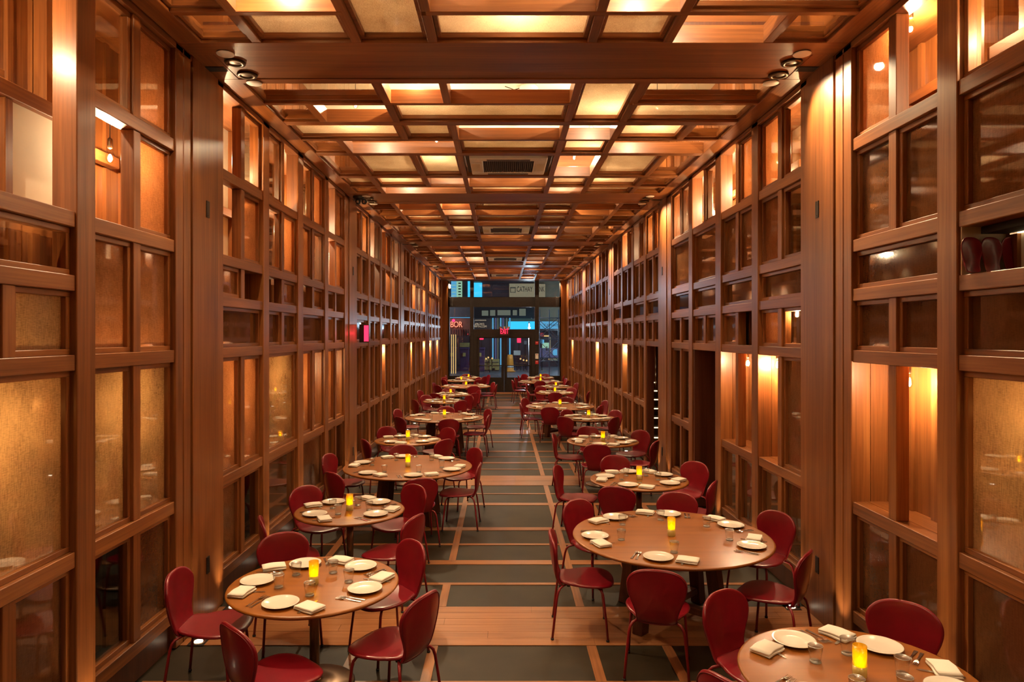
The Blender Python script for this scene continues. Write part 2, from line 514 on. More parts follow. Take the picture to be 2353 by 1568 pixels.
R_BAYS = {(0, 2): rows('B', 'M', 'B', 'O', 'F', 'G'), (0, 3): rows('BB', 'OO', 'BB', 'B', 'BB', 'OF'),
          (1, 0): rows('BB', 'FO', 'GF', 'B', 'GF', 'GF'), (1, 1): rows('BB', 'OO', 'OF', 'B', 'FF', 'FO'),
          (1, 2): rows('D', 'D', 'BB', 'B', 'F', 'GO'), (1, 3): rows('GG', 'GG', 'GG', 'B', 'F', 'GG'),
          (0, 0): rows('BB', 'OO', 'BB', 'B', 'FF', 'OF'), (0, 1): rows('BB', 'MM', 'BB', 'B', 'BB', 'OF'),
          (2, 0): rows('D', 'D', 'BB', 'B', 'BG', 'FG'), (2, 1): rows('BB', 'BB', 'BB', 'B', 'GF', 'FO'),
          (2, 2): rows('BB', 'GO', 'BB', 'O', 'OG', 'GO'), (2, 3): rows('BB', 'BO', 'BB', 'B', 'GO', 'FF')}
for k in (3, 4):
    for b in range(4):
        rr = random.Random(k * 10 + b)
        for D in (L_BAYS, R_BAYS):
            D[(k, b)] = rows(rr.choice(['BB', 'BG', 'BB']), rr.choice(['BO', 'GO', 'BB', 'OF']), rr.choice(['BB', 'B']), rr.choice(['B', 'OF', 'O']), rr.choice(['OG', 'GO', 'OF', 'OO']), rr.choice(['OF', 'GO', 'OO', 'OG']))
DEEP = .62
MATOF = {'F': 'frosted', 'M': 'mesh_gold', 'B': 'brown_panel', 'G': 'clear_glass'}
NAMEOF = {'F': 'frosted_pane', 'M': 'woven_glass_pane', 'B': 'brown_panel', 'G': 'glass_pane'}
winno = 0
def make_wall(side):
    global winno
    sx, W, D = (-1, WL, L_BAYS) if side == 'left' else (1, WR, R_BAYS)
    # outer shell of the cavity behind the lattice
    m = MB()
    if True: b = board_back(sx, W + DEEP, -3, YE, 0, ZC + .02)
    else:
        b = MB()
        for (u0, u1, q0, q1) in ((-3, PIL[2] + .62, 0, ZC + .02), (PIL[2] + 1.86, YE, 0, ZC + .02), (PIL[2] + .62, PIL[2] + 1.86, 2.40, ZC + .02)):
            t = board_back(sx, W + DEEP, u0, u1, q0, q1); b.add(t.v, t.f, 'wood_z')
    wall = b.obj('wall_' + side)
    tag(wall, 'cedar lattice wall with pilasters, %s side of the hall' % side, kind='structure')
    # second lattice standing against the back of the upper cavity
    for k in range(5):
        for b_ in range(4):
            u0, u1 = PIL[k] + BAYO[b_][0] - .12, PIL[k] + BAYO[b_][1] + .06
            zb = 3.36 if side == 'left' else 4.20
            m = MB()
            if (k + b_) % 2 == 0:
                m.box(sx * (W + DEEP - .05), sx * (W + DEEP - .045), u0, u1, zb, ZC, 'cream_paint'); m.obj('cream_panel', wall)
            m = MB(); q = u0 + (.35 if b_ % 2 else .62)
            m.box(sx * (W + DEEP - .14), sx * (W + DEEP - .045), q, q + .09, zb, ZC, 'wood_z')
            m.box(sx * (W + DEEP - .12), sx * (W + DEEP - .045), u0, u1, zb + (.62 if b_ % 2 else .85) * (1 if side == 'left' else .5), zb + (.62 if b_ % 2 else .85) * (1 if side == 'left' else .5) + .09, 'wood_y')
            m.obj('rear_lattice', wall, bevel=.004)
    # unseen boards added to keep the light of each cavity level apart
    levels = (1.17, 3.33) if side == 'left' else (1.17, 2.40, 4.165)
    for z in levels:
        m = MB()
        if side == 'right' and z < 2:
            for (u0, u1) in ((-3, PIL[1] + 3.3), (PIL[1] + 4.5, PIL[2] + .55), (PIL[2] + 5.9, YE)):
                m.box(sx * (W + .13), sx * (W + DEEP), u0, u1, z - .02, z + .02, 'wood_y')
        elif side == 'right' and z < 3:
            m.box(sx * (W + .13), sx * (W + DEEP), -3, YE, z - .02, z + .02, 'wood_y')
        else:
            m.box(sx * (W + .13), sx * (W + DEEP), -3, YE, z - .02, z + .02, 'wood_y')
        m.obj('light_divider', wall)
    m = MB(); m.box(sx * (W + .0), sx * (W + DEEP), -3, YE, ZC + .0, ZC + .04, 'wood_y'); m.obj('head_board', wall)
    m = MB(); m.box(sx * (W + .0), sx * (W + .14), -3, YE, ZC - .05, ZC + .0, 'wood_y'); m.obj('top_rail', wall, bevel=.004)
    for k in range(-1, 6):
        P = -0.13 + MOD * k
        if k >= 0:
            e = min(P + .54, YE)
            m = MB(); m.box(sx * (W - .012), sx * (W + DEEP), P + .006, e - .010, 0, ZC, 'wood_z')
            m.box(sx * (W + .03), sx * (W + DEEP), P - .008, e + .006, 0, ZC, 'dark_wood')
            m.obj('pilaster', wall, bevel=.003)
        if k == 5: break
        if k == -1:
            m = MB(); m.box(sx * (W), sx * (W + .15), -3, PIL[0], 0, ZC, 'wood_z'); m.obj('plain_panel', wall); continue
        for (u0, u1) in ((.546, .68), (1.79, 1.98), (3.10, 3.33), (4.46, 4.66), (5.77, 5.9), (5.91, 6.04)):
            m = MB(); m.box(sx * (W), sx * (W + .16), P + u0, P + u1, 0, ZC, 'wood_z'); m.obj('post', wall, bevel=.005)
        for b in range(4):
            y0, y1 = P + BAYO[b][0], P + BAYO[b][1]
            winno += 1
            win = empty('window_%d' % winno, (sx * W, (y0 + y1) / 2, 0))
            M0 = Vector((sx * W, (y0 + y1) / 2, 0))
            tag(win, '%s bay of timber frames and panes past the %s pilaster, %s-hand wall' % (ORD[b], ORD[k], side), kind='structure')
            def place(o):
                o.location = -M0; return o
            rw = D[(k, b)]
            if rw[0] != 'D': place(rail(win, sx, W, y0, y1, .22, .32))
            for ri in range(1, 6):
                if rw[ri][0] == '^' or (rw[ri] == 'D' and ri == 1): continue
                z = RZ[ri]; place(rail(win, sx, W, y0, y1, z - .05, z + .05))
            if rw[0] != 'D':
                m = MB(); m.box(sx * (W + .05), sx * (W + .10), y0, y1, 0, .22, 'dark_wood'); place(m.obj('kick_board', win))
            else:
                m = MB()
                for (u0, u1) in ((y0, y0 + .07), (y1 - .07, y1)):
                    m.box(sx * (W + .02), sx * (W + DEEP), u0, u1, 0, 2.37, 'dark_wood')
                m.box(sx * (W + DEEP - .02), sx * (W + DEEP - .06), y0, y1, 0, 2.37, 'dark_wood')
                if (side, k, b) == ('right', 2, 0): m = MB(); m.box(sx * (W + .02), sx * (W + .16), y1 - .05, y1, 0, 2.37, 'dark_wood')
                place(m.obj('door_lining', win))
            for ri in range(6):
                cells = rw[ri]
                if cells[0] in '^D': continue
                z0 = RZ[ri] + .05
                rj = ri + 1
                while rj < 6 and rw[rj][0] == '^': rj += 1
                z1 = (RZ[rj] if rj < 6 else ZC) - .05
                n = len(cells)
                mid = (y0 + y1) / 2
                if n == 2:
                    m = MB(); m.box(sx * (W + .022), sx * (W + .12), mid - .05, mid + .05, z0, z1, 'wood_z'); place(m.obj('mullion', win, bevel=.004))
                    spans = [(y0, mid - .05), (mid + .05, y1)]
                else: spans = [(y0, y1)]
                for ci, (c0, c1) in enumerate(spans):
                    ch = cells[ci]
                    if ch in MATOF:
                        e = .038
                        m = MB()
                        for (a0, a1, q0, q1, mt) in ((c0, c1, z0, z0 + e, 'wood_y'), (c0, c1, z1 - e, z1, 'wood_y'), (c0, c0 + e, z0 + e, z1 - e, 'wood_z'), (c1 - e, c1, z0 + e, z1 - e, 'wood_z')):
                            m.box(sx * (W + .045), sx * (W + .105), a0, a1, q0, q1, mt)
                        fr = place(m.obj('sash', win, bevel=.003))
                        m = MB(); m.box(sx * (W + .078), sx * (W + .084), c0 + e - .004, c1 - e + .004, z0 + e - .004, z1 - e + .004, MATOF[ch])
                        m.obj(NAMEOF[ch], fr)
                    elif ri > 3: pass
                    else:
                        # open niche: reveal boards and a boarded back
                        dd = .34; t0 = c0 - .02; t1 = c1 + .02
                        if cells == 'OO':
                            if ci == 1: continue
                            t0, t1 = y0 - .02, y1 + .02
                        m = MB()
                        m.box(sx * (W + .161), sx * (W + dd), t0, t0 + .02, z0, z1, 'wood_z')
                        m.box(sx * (W + .161), sx * (W + dd), t1 - .02, t1, z0, z1, 'wood_z')
                        place(m.obj('niche_side', win))
                        place(board_back(sx, W + dd, t0, t1, z0, z1).obj('niche_back', win))
                        m = MB(); m.box(sx * (W + .131), sx * (W + dd), t0, t1, z1, z1 + .02, 'wood_y'); m.box(sx * (W + .131), sx * (W + dd), t0, t1, z0 - .02, z0, 'wood_y'); place(m.obj('niche_shelf', win))
    return wall
wall_left = make_wall('left')
wall_right = make_wall('right')
# pale panel in the upper cavity, plain wall
m = MB(); m.box(-(WL + DEEP - .20), -(WL + DEEP - .19), 4.30, 4.96, 3.37, 4.10, 'cream_paint'); m.obj('cream_panel', wall_left)
m = MB(); X_ = WL + DEEP - .23; m.box(-(X_), -(X_ + .05), 4.96, 5.04, 3.36, 4.16, 'wood_z'); m.box(-(X_ - .02), -(X_ + .05), 3.9, 5.04, 4.08, 4.18, 'wood_y'); m.box(-X_, -(X_ + .05), 4.24, 4.31, 3.36, 4.08, 'wood_z'); m.obj('rear_lattice', wall_left, bevel=.004)
# high opening with chair backs, stair-side wall
m = MB(); m.box(WR + .325, WR + .335, 3.2, 4.33, 2.976, 3.28, 'cream_paint'); m.box(WR + .02, WR + .32, 4.312, 4.322, 2.976, 3.28, 'cream_paint'); m.obj('cream_panel', wall_right)
m = MB(); m.box(WR + .14, WR + .32, 3.22, 4.31, 3.235, 3.278, 'rubber'); sf_ = m.obj('soffit', wall_right)
m = MB(); m.box(WR + .30, WR + .32, 3.25, 4.28, 3.226, 3.234, 'stair_light'); m.obj('light_strip', wall_right)
m = MB(); m.box(-WL - .9, WR + .9, -3.1, -3.0, 0, ZC + 1.1, 'wood_z')
tag(m.obj('wall_back'), 'plain timber wall behind the viewer', kind='structure')

# ------------------------------------------------------------------ pendant bulbs
def bulb_proto():
    r = empty('pendant_bulb')
    m = MB(); m.tube([(0, 0, .12), (0, 0, .42)], .004, 'wire_black', 6); m.obj('cord', r)
    m = MB(); m.lathe([(.0, .13), (.012, .13), (.019, .12), (.019, .055), (.015, .05), (.0, .05)], 'dark_bronze', 12); m.obj('socket', r)
    m = MB(); m.lathe([(.0, -.062), (.014, -.058), (.026, -.045), (.032, -.025), (.031, -.008), (.024, .015), (.015, .035), (.013, .052)], 'bulb_glass', 16); m.obj('bulb', r)
    return r
BP = bulb_proto()
first_bulb = [True]
lights_shared = {}
def put_bulb(loc, energy, label, group, top=None):
    if first_bulb[0]: o = BP; first_bulb[0] = False
    else: o = copy_tree(BP)
    o.location = loc
    tag(o, label, 'light bulb', group)
    key = round(energy, 2)
    if key not in lights_shared:
        d = bpy.data.lights.new('bulb_light', 'POINT'); d.energy = energy; d.color = (1.0, .77, .50) if energy == E_PLEN else WARM; d.shadow_soft_size = .022
        lights_shared[key] = d
    l = bpy.data.objects.new('bulb_light', lights_shared[key]); COL.objects.link(l); l.parent = o; l.location = (0, 0, -.02)
    return o
# in the ceiling void
for k in range(5):
    P = PIL[k]
    for i, (x, dy) in enumerate(((1.2, 1.55), (1.17, 3.1), (1.10, 4.6), (.12, 5.45), (-.93, 3.68), (-.9, 1.2), (-1.75, 2.2), (1.85, 2.25), (-1.7, 4.95), (1.55, 4.9))):
        if k == 0 and dy < 2: continue
        if k >= 2 and i in (1, 3, 7, 9): continue
        put_bulb((x, P + dy, ZC + .33), E_PLEN, 'bare bulb in the ceiling void, %s of the %s coffered bay' % (ORD[i], ORD[k]), 'bulbs above the ceiling grid')
# behind the walls
def wb(side, x, y, z, e, label): put_bulb(((-1 if side == 'left' else 1) * x, y, z), e, label, 'bulbs inside the %s wall' % side)
wb('left', 3.02, 5.25, 3.98, E_CORR, 'glowing bare bulb hanging in the open upper niche before the second pilaster')
wb('right', 3.06, 5.12, 4.92, E_CORR, 'bare bulb in the top open niche nearest on the stair-side wall')
wb('right', 3.02, 5.08, 2.26, E_NICHE, 'bare bulb at head of the wide lit niche nearest on the stair-side wall')
wb('right', 3.04, 7.55, 2.28, E_NICHE, 'bare bulb in the lit niche just past the second pilaster, stair-side wall')
wb('right', 3.04, 7.05, 2.83, 4, 'small bare bulb behind the glass above the lit niches, stair-side wall')
for k in range(5):
    for b in range(4):
        y = PIL[k] + sum(BAYO[b]) / 2
        nm = '%s bay past the %s pilaster' % (ORD[b], ORD[k])
        if k >= 2 and (b + k) % 2: continue
        if (k, b) != (0, 3):
            wb('left', WL + .36, y + .12, 3.95 if b % 2 else 4.5, E_CORR * ((.35 if (k, b) == (0, 2) else 1.0) if k < 2 else 1.3), 'bare bulb high in the %s, plain wall' % nm)
        if (k, b) != (0, 3):
            wb('right', WR + .36, y + .12, 4.62, E_CORR * (.8 if k < 2 else 1.2), 'bare bulb high in the %s, stair-side wall' % nm)
        for side, D, W in (('left', L_BAYS, WL), ('right', R_BAYS, WR)):
            if side == 'right' and (k, b) in ((0, 3), (1, 0)): continue
            r1 = D[(k, b)][1]
            if 'O' in r1:
                off = 0 if r1 in ('OO', 'O') else (-.28 if r1[0] == 'O' else .28)
                wb(side, W + .16, y + off, 2.26, E_NICHE * .6, 'bare bulb heading the low niche, %s, %s' % (nm, 'stair-side wall' if side == 'right' else 'plain wall'))
            elif 'M' in r1 or 'F' in r1:
                wb(side, W + .42, y, 2.1, 4, 'bare bulb behind the woven glass, %s, %s' % (nm, 'stair-side wall' if side == 'right' else 'plain wall'))

# ------------------------------------------------------------------ beam fittings
def downlight_proto():
    r = empty('downlight')
    m = MB(); m.lathe([(.088, -.004), (.092, .0), (.088, -.010), (.062, -.014), (.052, -.006), (.050, .02)], 'dark_bronze', 28); m.obj('trim_ring', r)
    m = MB(); m.lathe([(.048, -.002), (.050, .002), (.040, .0), (.036, .02), (.015, .04), (.0, .04)], 'chrome', 20); m.obj('reflector', r)
    m = MB(); m.lathe([(.0, .004), (.01, .008), (.010, .03), (.0, .034)], 'uplight_glow', 10); m.obj('lamp_capsule', r)
    return r
DLP = downlight_proto(); dfirst = [True]
def disc_obj(name, loc, r, mat, label, cat, group):
    m = MB(); m.lathe([(0, -.018), (r * .94, -.018), (r, -.013), (r * .98, -.008), (r * .6, -.006), (r * .6, .0)], mat, 28); o = m.obj(name, loc=loc); return tag(o, label, cat, group)
for k in range(0, 6):
    P = PIL[k]
    for side, X in (('plain wall', -2.38), ('stair wall', 2.57)):
        for j, dy in enumerate((.15, .44)):
            o = DLP if dfirst[0] else copy_tree(DLP); dfirst[0] = False
            o.location = (X, P + dy, ZC - .004)
            tag(o, 'bronze recessed spotlight, %s on the %s ceiling beam by the %s' % (('nearer', 'farther')[j], ORD[k], side), 'spotlight', 'recessed spotlights in the ceiling beams')
            d = lamp('SPOT', 'spot_beam', (0, 0, -.03), E_SPOT, WARM2, .035, spot=84, blend=1.0)
            d.parent = o
            tx = X * .25; ty = (2.3, -2.3)[j] if True else 0
            d.rotation_euler = Vector((tx - X, -ty if j == 0 else -ty, -4.2)).to_track_quat('-Z', 'Y').to_euler()
        for j, dy in enumerate((-.06, .62)):
            disc_obj('ceiling_disc', (X, P + dy, ZC), .075, 'white_plastic', 'small cream ceiling disc, %s edge of the %s beam by the %s' % (('near', 'far')[j], ORD[k], side), 'ceiling speaker', 'cream discs on the ceiling beams')
        m = MB(); m.box(-.09, .09, -.06, .06, -.006, .0, 'black_metal'); m.box(-.08, .08, -.05, .05, -.009, -.006, 'rubber')
        tag(m.obj('cover_plate', loc=(X + (-.23 if X < 0 else .20), P + .30, ZC + .004)), 'black plate on the %s ceiling beam by the %s' % (ORD[k], side), 'cover plate', 'black plates on the ceiling beams')
    for side, sx, W in (('plain wall', -1, WL), ('stair wall', 1, WR)):
        for z, nm in ((3.74, 'upper'), (.50, 'lower')):
            m = MB(); m.box(-.004, .004, -.03, .03, -.075, .075, 'black_metal'); 
            for q in (-.06, .06): m.box(-.007, .007, -.004, .004, q - .004, q + .004, 'dark_bronze')
            tag(m.obj('socket_plate', loc=(sx * (W - .015), P + .30, z)), '%s black plate on the %s pilaster, %s' % (nm, ORD[k], side), 'wall plate', 'plates on the pilasters')

# air conditioners
for k in range(5):
    P = PIL[k]; y = P + .66 + 3.26
    r = empty('air_conditioner', (.08, y, ZC))
    m = MB()
    for (a, b, c, d) in ((-.54, .54, -.46, -.34), (-.54, .54, .34, .46), (-.54, -.36, -.34, .34), (.36, .54, -.34, .34)):
        m.box(a, b, c, d, -.01, .05, 'white_plastic')
    m.obj('casing', r, bevel=.01)
    m = MB()
    for i in range(26):
        u = -.355 + i * .0284; m.box(u, u + .014, -.34, .34, .0, .02, 'grey_grille')
    m.box(-.36, .36, -.34, .34, .02, .03, 'rubber'); m.obj('grille', r)
    m = MB()
    for q in (-1, 1):
        m.box(q * .40, q * .52, -.2, .2, -.014, -.01, 'cream_paint')
        m.box(-.3, .3, q * .37, q * .43, -.014, -.01, 'grey_grille')
    m.obj('louvre', r)
    m = MB(); m.box(-.6, .6, -.55, .55, .051, .3, 'grey_grille'); m.obj('housing', r)
    tag(r, 'cream ceiling cassette air conditioner with grey grille, %s from the near end' % ORD[k], 'air conditioner', 'ceiling air conditioners')

r = empty('wireless_router', (.36, 9.4, ZC + 1.0))
m = MB(); m.lathe([(0, -.06), (.10, -.055), (.13, -.03), (.12, 0), (0, 0)], 'white_plastic', 24); m.obj('casing', r)
m = MB(); m.tube([(-.1, 0, -.02), (-.2, .05, -.03), (-.28, 0, -.02), (-.33, .0, -.002)], .006, 'wire_black', 6); m.obj('cable', r)
tag(r, 'small white round device with a cable on the soffit above the grid', 'router')
# security camera
r = empty('security_camera', (-2.52, PIL[2] - .02, ZC))
m = MB(); m.lathe([(.0, -.07), (.06, -.065), (.10, -.03), (.10, 0), (0, 0)], 'black_metal', 20); m.obj('mount', r)
for (x, y) in ((-.0, -.05), (.10, -.02)):
    m = MB(); m.lathe([(0, -.05), (.035, -.04), (.05, 0), (.035, .04), (0, .05)], 'rubber', 16, (x, y, -.10)); h = m.obj('camera_head', r)
    m = MB(); m.lathe([(0, -.02), (.018, -.018), (.02, .02)], 'chrome', 12, (x, y - .045, -.11)); m.obj('lens', h)
tag(r, 'black twin-head security camera under the third ceiling beam', 'security camera')

# floor uplights
up = {}
for side, sx, W in (('plain wall', -1, WL), ('stair wall', 1, WR)):
    cnt = 0
    for k in range(0, 5):
        for dy in (.58, 1.9, 3.22, 4.56, 5.9):
            y = PIL[k] + dy
            if y < 2.5 and False: continue
            cnt += 1
            r = empty('floor_uplight', (sx * (W - .13), y, 0))
            m = MB(); m.lathe([(.0, .004), (.038, .004), (.038, .008), (.055, .006), (.06, 0)], 'steel', 20)
            m.box(-.07, .07, -.07, .07, .0, .003, 'black_metal'); m.obj('bezel', r)
            m = MB(); m.lathe([(.0, .0105), (.034, .0105), (.034, .005)], 'uplight_glow', 16); m.obj('lens', r)
            if 'u' not in up:
                d = bpy.data.lights.new('uplight_beam', 'SPOT'); d.energy = E_UP; d.color = WARM2; d.shadow_soft_size = .02; d.spot_size = radians(60); d.spot_blend = .7; up['u'] = d
            l = bpy.data.objects.new('uplight_beam', up['u']); COL.objects.link(l); l.parent = r; l.location = (0, 0, .02)
            l.rotation_euler = Vector((sx * .10, 0, 1)).to_track_quat('-Z', 'Y').to_euler()
            tag(r, 'small recessed floor uplight, %s along the foot of the %s' % (ORD[cnt - 1], side), 'uplight', 'floor uplights')

# ------------------------------------------------------------------ dining furniture prototypes
def outline_shell(mb, outline, fmap, th, mat, rings=(1.0, .985, .93, .8, .55, .28), edge_round=True):
    """closed soft shell: outline in (u,v), fmap(u,v)->(point, normal)"""
    n = len(outline)
    cu = sum(p[0] for p in outline) / n; cv = sum(p[1] for p in outline) / n
    vs = []; fs = []
    def ring(s, off):
        st = len(vs)
        for (u, v) in outline:
            uu = cu + (u - cu) * s; vv = cv + (v - cv) * s
            p, nn = fmap(uu, vv); vs.append(tuple(p + nn * off))
        return st
    idx = []
    offs_top = [0, .7, 1.0, 1.0, 1.0, 1.0]
    top = [ring(s, th / 2 * o) for s, o in zip(rings, offs_top)]
    bot = [top[0]] + [ring(s, -th / 2 * o) for s, o in list(zip(rings, offs_top))[1:]]
    def strip(a, b, flip):
        for i in range(n):
            j = (i + 1) % n
            q = (a + i, a + j, b + j, b + i)
            fs.append(q[::-1] if flip else q)
    for a, b in zip(top[:-1], top[1:]): strip(a, b, False)
    for a, b in zip(bot[:-1], bot[1:]): strip(a, b, True)
    p, nn = fmap(cu, cv)
    ct = len(vs); vs.append(tuple(p + nn * th / 2)); cb = len(vs); vs.append(tuple(p - nn * th / 2))
    for i in range(n):
        j = (i + 1) % n
        fs.append((top[-1] + i, top[-1] + j, ct)); fs.append((bot[-1] + j, bot[-1] + i, cb))
    mb.add(vs, fs, mat, True)
def catmull(pts, per=4):
    out = []; n = len(pts)
    for i in range(n):
        p0, p1, p2, p3 = (Vector(pts[(i + q) % n]) for q in (-1, 0, 1, 2))
        for s in range(per):
            t = s / per
            out.append(tuple(.5 * ((2 * p1) + (-p0 + p2) * t + (2 * p0 - 5 * p1 + 4 * p2 - p3) * t * t + (-p0 + 3 * p1 - 3 * p2 + p3) * t ** 3)))
    return out
def sym(half):
    return half + [(-u, v) for (u, v) in reversed(half) if abs(u) > 1e-6]
# seat: local x right, +y is the way the chair faces
def seat_map(u, v):
    z = .452 - .10 * max(0, -v - .08) ** 1 * .0 + .10 * (u * u) - .55 * max(0, v - .12) ** 2 + .16 * max(0, -v - .13)
    return Vector((u, v, z)), Vector((0, 0, 1))
seat_half = [(0, .255), (.10, .25), (.185, .215), (.238, .14), (.248, .05), (.225, -.05), (.185, -.13), (.163, -.19), (.12, -.215), (0, -.22)]
def back_map(u, h):
    t = (h - .42)
    y = -.205 - .05 * (1 - math.exp(-t / .05)) - .13 * t + .10 * max(0, t - .25) ** 1.5 + .9 * u * u
    n = Vector((-1.8 * u * .8, 1, .2)).normalized()
    return Vector((u * .985, y, h)), n
back_half = [(0, .862), (.09, .856), (.165, .828), (.214, .775), (.226, .715), (.212, .645), (.184, .575), (.163, .515), (.155, .465), (.145, .425), (.08, .412), (0, .410)]
def chair_proto():
    r = empty('dining_chair')
    m = MB(); outline_shell(m, catmull(sym(seat_half), 3), seat_map, .026, 'leather'); m.obj('seat', r)
    m = MB(); bo = catmull(sym(back_half), 3); outline_shell(m, bo, back_map, .024, 'leather')
    bk = m.obj('backrest', r)
    m = MB(); pts = []
    for (u, v) in bo:
        p, n = back_map(u * .955, .64 + (v - .64) * .955); pts.append(tuple(p - n * .0135))
    m.tube(pts + [pts[0]], .0025, 'leather_edge', 5, cap=False); m.obj('piping', bk)
    for sx in (-1, 1):
        m = MB()
        m.tube([(sx * .09, -.14, .432), (sx * .145, -.185, .430), (sx * .178, -.212, .418), (sx * .196, -.228, .392), (sx * .205, -.238, .35), (sx * .225, -.262, .15), (sx * .236, -.278, .012)], .0105, 'leg_paint', 8)
        m.tube([(sx * .236, -.278, .0), (sx * .236, -.278, .016)], .0135, 'rubber', 8)
        m.obj('leg', r)
        m = MB()
        m.tube([(sx * .09, .05, .430), (sx * .15, .10, .428), (sx * .190, .135, .416), (sx * .206, .150, .39), (sx * .212, .156, .35), (sx * .226, .178, .15), (sx * .234, .190, .012)], .0105, 'leg_paint', 8)
        m.tube([(sx * .234, .190, .0), (sx * .234, .190, .016)], .0135, 'rubber', 8)
        m.obj('leg', r)
    m = MB(); m.tube([(-.09, -.14, .432), (.0, -.10, .432), (.09, -.14, .432)], .010, 'leg_paint', 6); m.tube([(-.09, .05, .430), (.0, .02, .430), (.09, .05, .430)], .010, 'leg_paint', 6)
    m.tube([(0, -.1, .431), (0, .02, .430)], .012, 'leg_paint', 6)
    for (x, y) in ((-.10, -.14), (.10, -.14), (-.11, .07), (.11, .07)):
        m.lathe([(0, -.02), (.014, -.018), (.014, .012), (0, .012)], 'rubber', 10, (x, y, .428))
    m.obj('underframe', r)
    return r
CHAIR = chair_proto(); cfirst = [True]
for i, x_ in enumerate((.04, .165, .29)):
    m = MB(); outline_shell(m, catmull(sym(back_half), 3), back_map, .024, 'leather'); o = m.obj('chair_back', loc=(WR + x_, 4.16, 2.976 - .410 * .36), rz=pi)
    o.scale = (.30, .36, .50); o.location.z = 2.977 - .398 * .5
    tag(o, 'red waisted chair back, %s of three in the high opening of the stair-side wall' % ('innermost', 'middle', 'outermost')[i], 'chair back', 'red chair backs in the high opening')

def table_top_mesh(R):
    m = MB(); m.lathe([(0, .716), (R - .03, .716), (R - .006, .728), (R, .736), (R, .741), (R - .005, .748), (R - .016, .75), (0, .75)], 'table_wood', 72)
    return m
def small_table(R):
    r = empty('round_table')
    table_top_mesh(R).obj('tabletop', r)
    m = MB(); m.lathe([(.036, .03), (.036, .70)], 'bronze', 24); m.obj('pedestal', r)
    m = MB(); m.lathe([(.06, .716), (.13, .700), (.13, .715)], 'dark_bronze', 20); m.obj('top_plate', r)
    m = MB(); m.lathe([(.0, 0), (.29, 0), (.295, .006), (.28, .014), (.16, .024), (.07, .034), (.05, .05), (.038, .08), (.036, .09)], 'bronze', 48); m.obj('base', r)
    return r
def big_table(R):
    r = empty('round_table')
    table_top_mesh(R).obj('tabletop', r)
    for a in (45, 135, 225, 315):
        ca, sa = cos(radians(a)), sin(radians(a))
        m = MB(); w = .05
        q = [Vector((ca * d, sa * d, z)) for d, z in ((.40, .70), (.50, .0))]
        t = Vector((-sa, ca, 0)); n = Vector((ca, sa, 0))
        vs = []
        for p in q:
            for (e, f) in ((-1, -1), (1, -1), (1, 1), (-1, 1)): vs.append(tuple(p + t * w * e + n * .055 * f))
        m.add(vs, [(0, 1, 2, 3), (7, 6, 5, 4), (0, 4, 5, 1), (1, 5, 6, 2), (2, 6, 7, 3), (3, 7, 4, 0)], 'dark_wood'); m.obj('leg', r, bevel=.005)
    m = MB()
    for a in (45, 135):
        m.box(-.46, .46, -.035, .035, .10, .16, 'dark_wood', Matrix.Rotation(radians(a), 4, 'Z')); 
        m.box(-.44, .44, -.04, .04, .655, .714, 'dark_wood', Matrix.Rotation(radians(a), 4, 'Z'))
    m.obj('stretcher', r, bevel=.004)
    return r
PT = {}
def get_table(R):
    key = round(R, 2)
    if key not in PT:
        PT[key] = big_table(R) if R > .8 else small_table(R); return PT[key]
    return copy_tree(PT[key])

def votive_proto():
    r = empty('votive_candle')
    m = MB(); m.lathe([(.0, 0), (.033, 0), (.036, .006), (.036, .062)], 'votive_frost', 28); m.obj('frosted_base', r)
    m = MB(); m.lathe([(.036, .062), (.036, .17), (.0335, .17), (.0335, .062)], 'votive_yellow', 28); m.obj('glass_holder', r)
    m = MB(); m.lathe([(0, .03), (.028, .03), (.03, .055), (0, .058)], 'linen', 16); m.obj('wax', r)
    m = MB(); m.lathe([(0, .062), (.007, .068), (.0105, .08), (.008, .094), (.0, .108)], 'candle_glow', 12); m.obj('flame', r)
    return r
def tumbler_proto():
    m = MB()
    R0, R1, H, t = .031, .041, .095, .0022
    m.lathe([(0, .0), (R0 - .003, 0), (R0, .004), (R0 + (R1 - R0) * .4, H * .5), (R1, H), (R1 - t, H), (R0 + (R1 - R0) * .4 - t, H * .5), (R0 - t - .001, .016), (0, .013)], 'tumbler_glass', 28)
    m.lathe([(R1 - t - .0004, H - .0006), (R1 - t * .5, H + .0012), (R1 + .0003, H - .0006)], 'glass_edge_glint', 28)
    m.lathe([(R0 - .006, .0035), (R0 + .0002, .002), (R0 + .0006, .009), (R0 - .004, .012)], 'glass_edge_glint', 28)
    return m.obj('tumbler')
def plate_proto():
    m = MB(); m.lathe([(0, .006), (.065, .004), (.07, 0), (.078, 0), (.082, .005), (.112, .016), (.124, .021), (.126, .023), (.122, .025), (.108, .021), (.082, .012), (.06, .0105), (0, .010)], 'china', 48)
    return m.obj('dinner_plate')
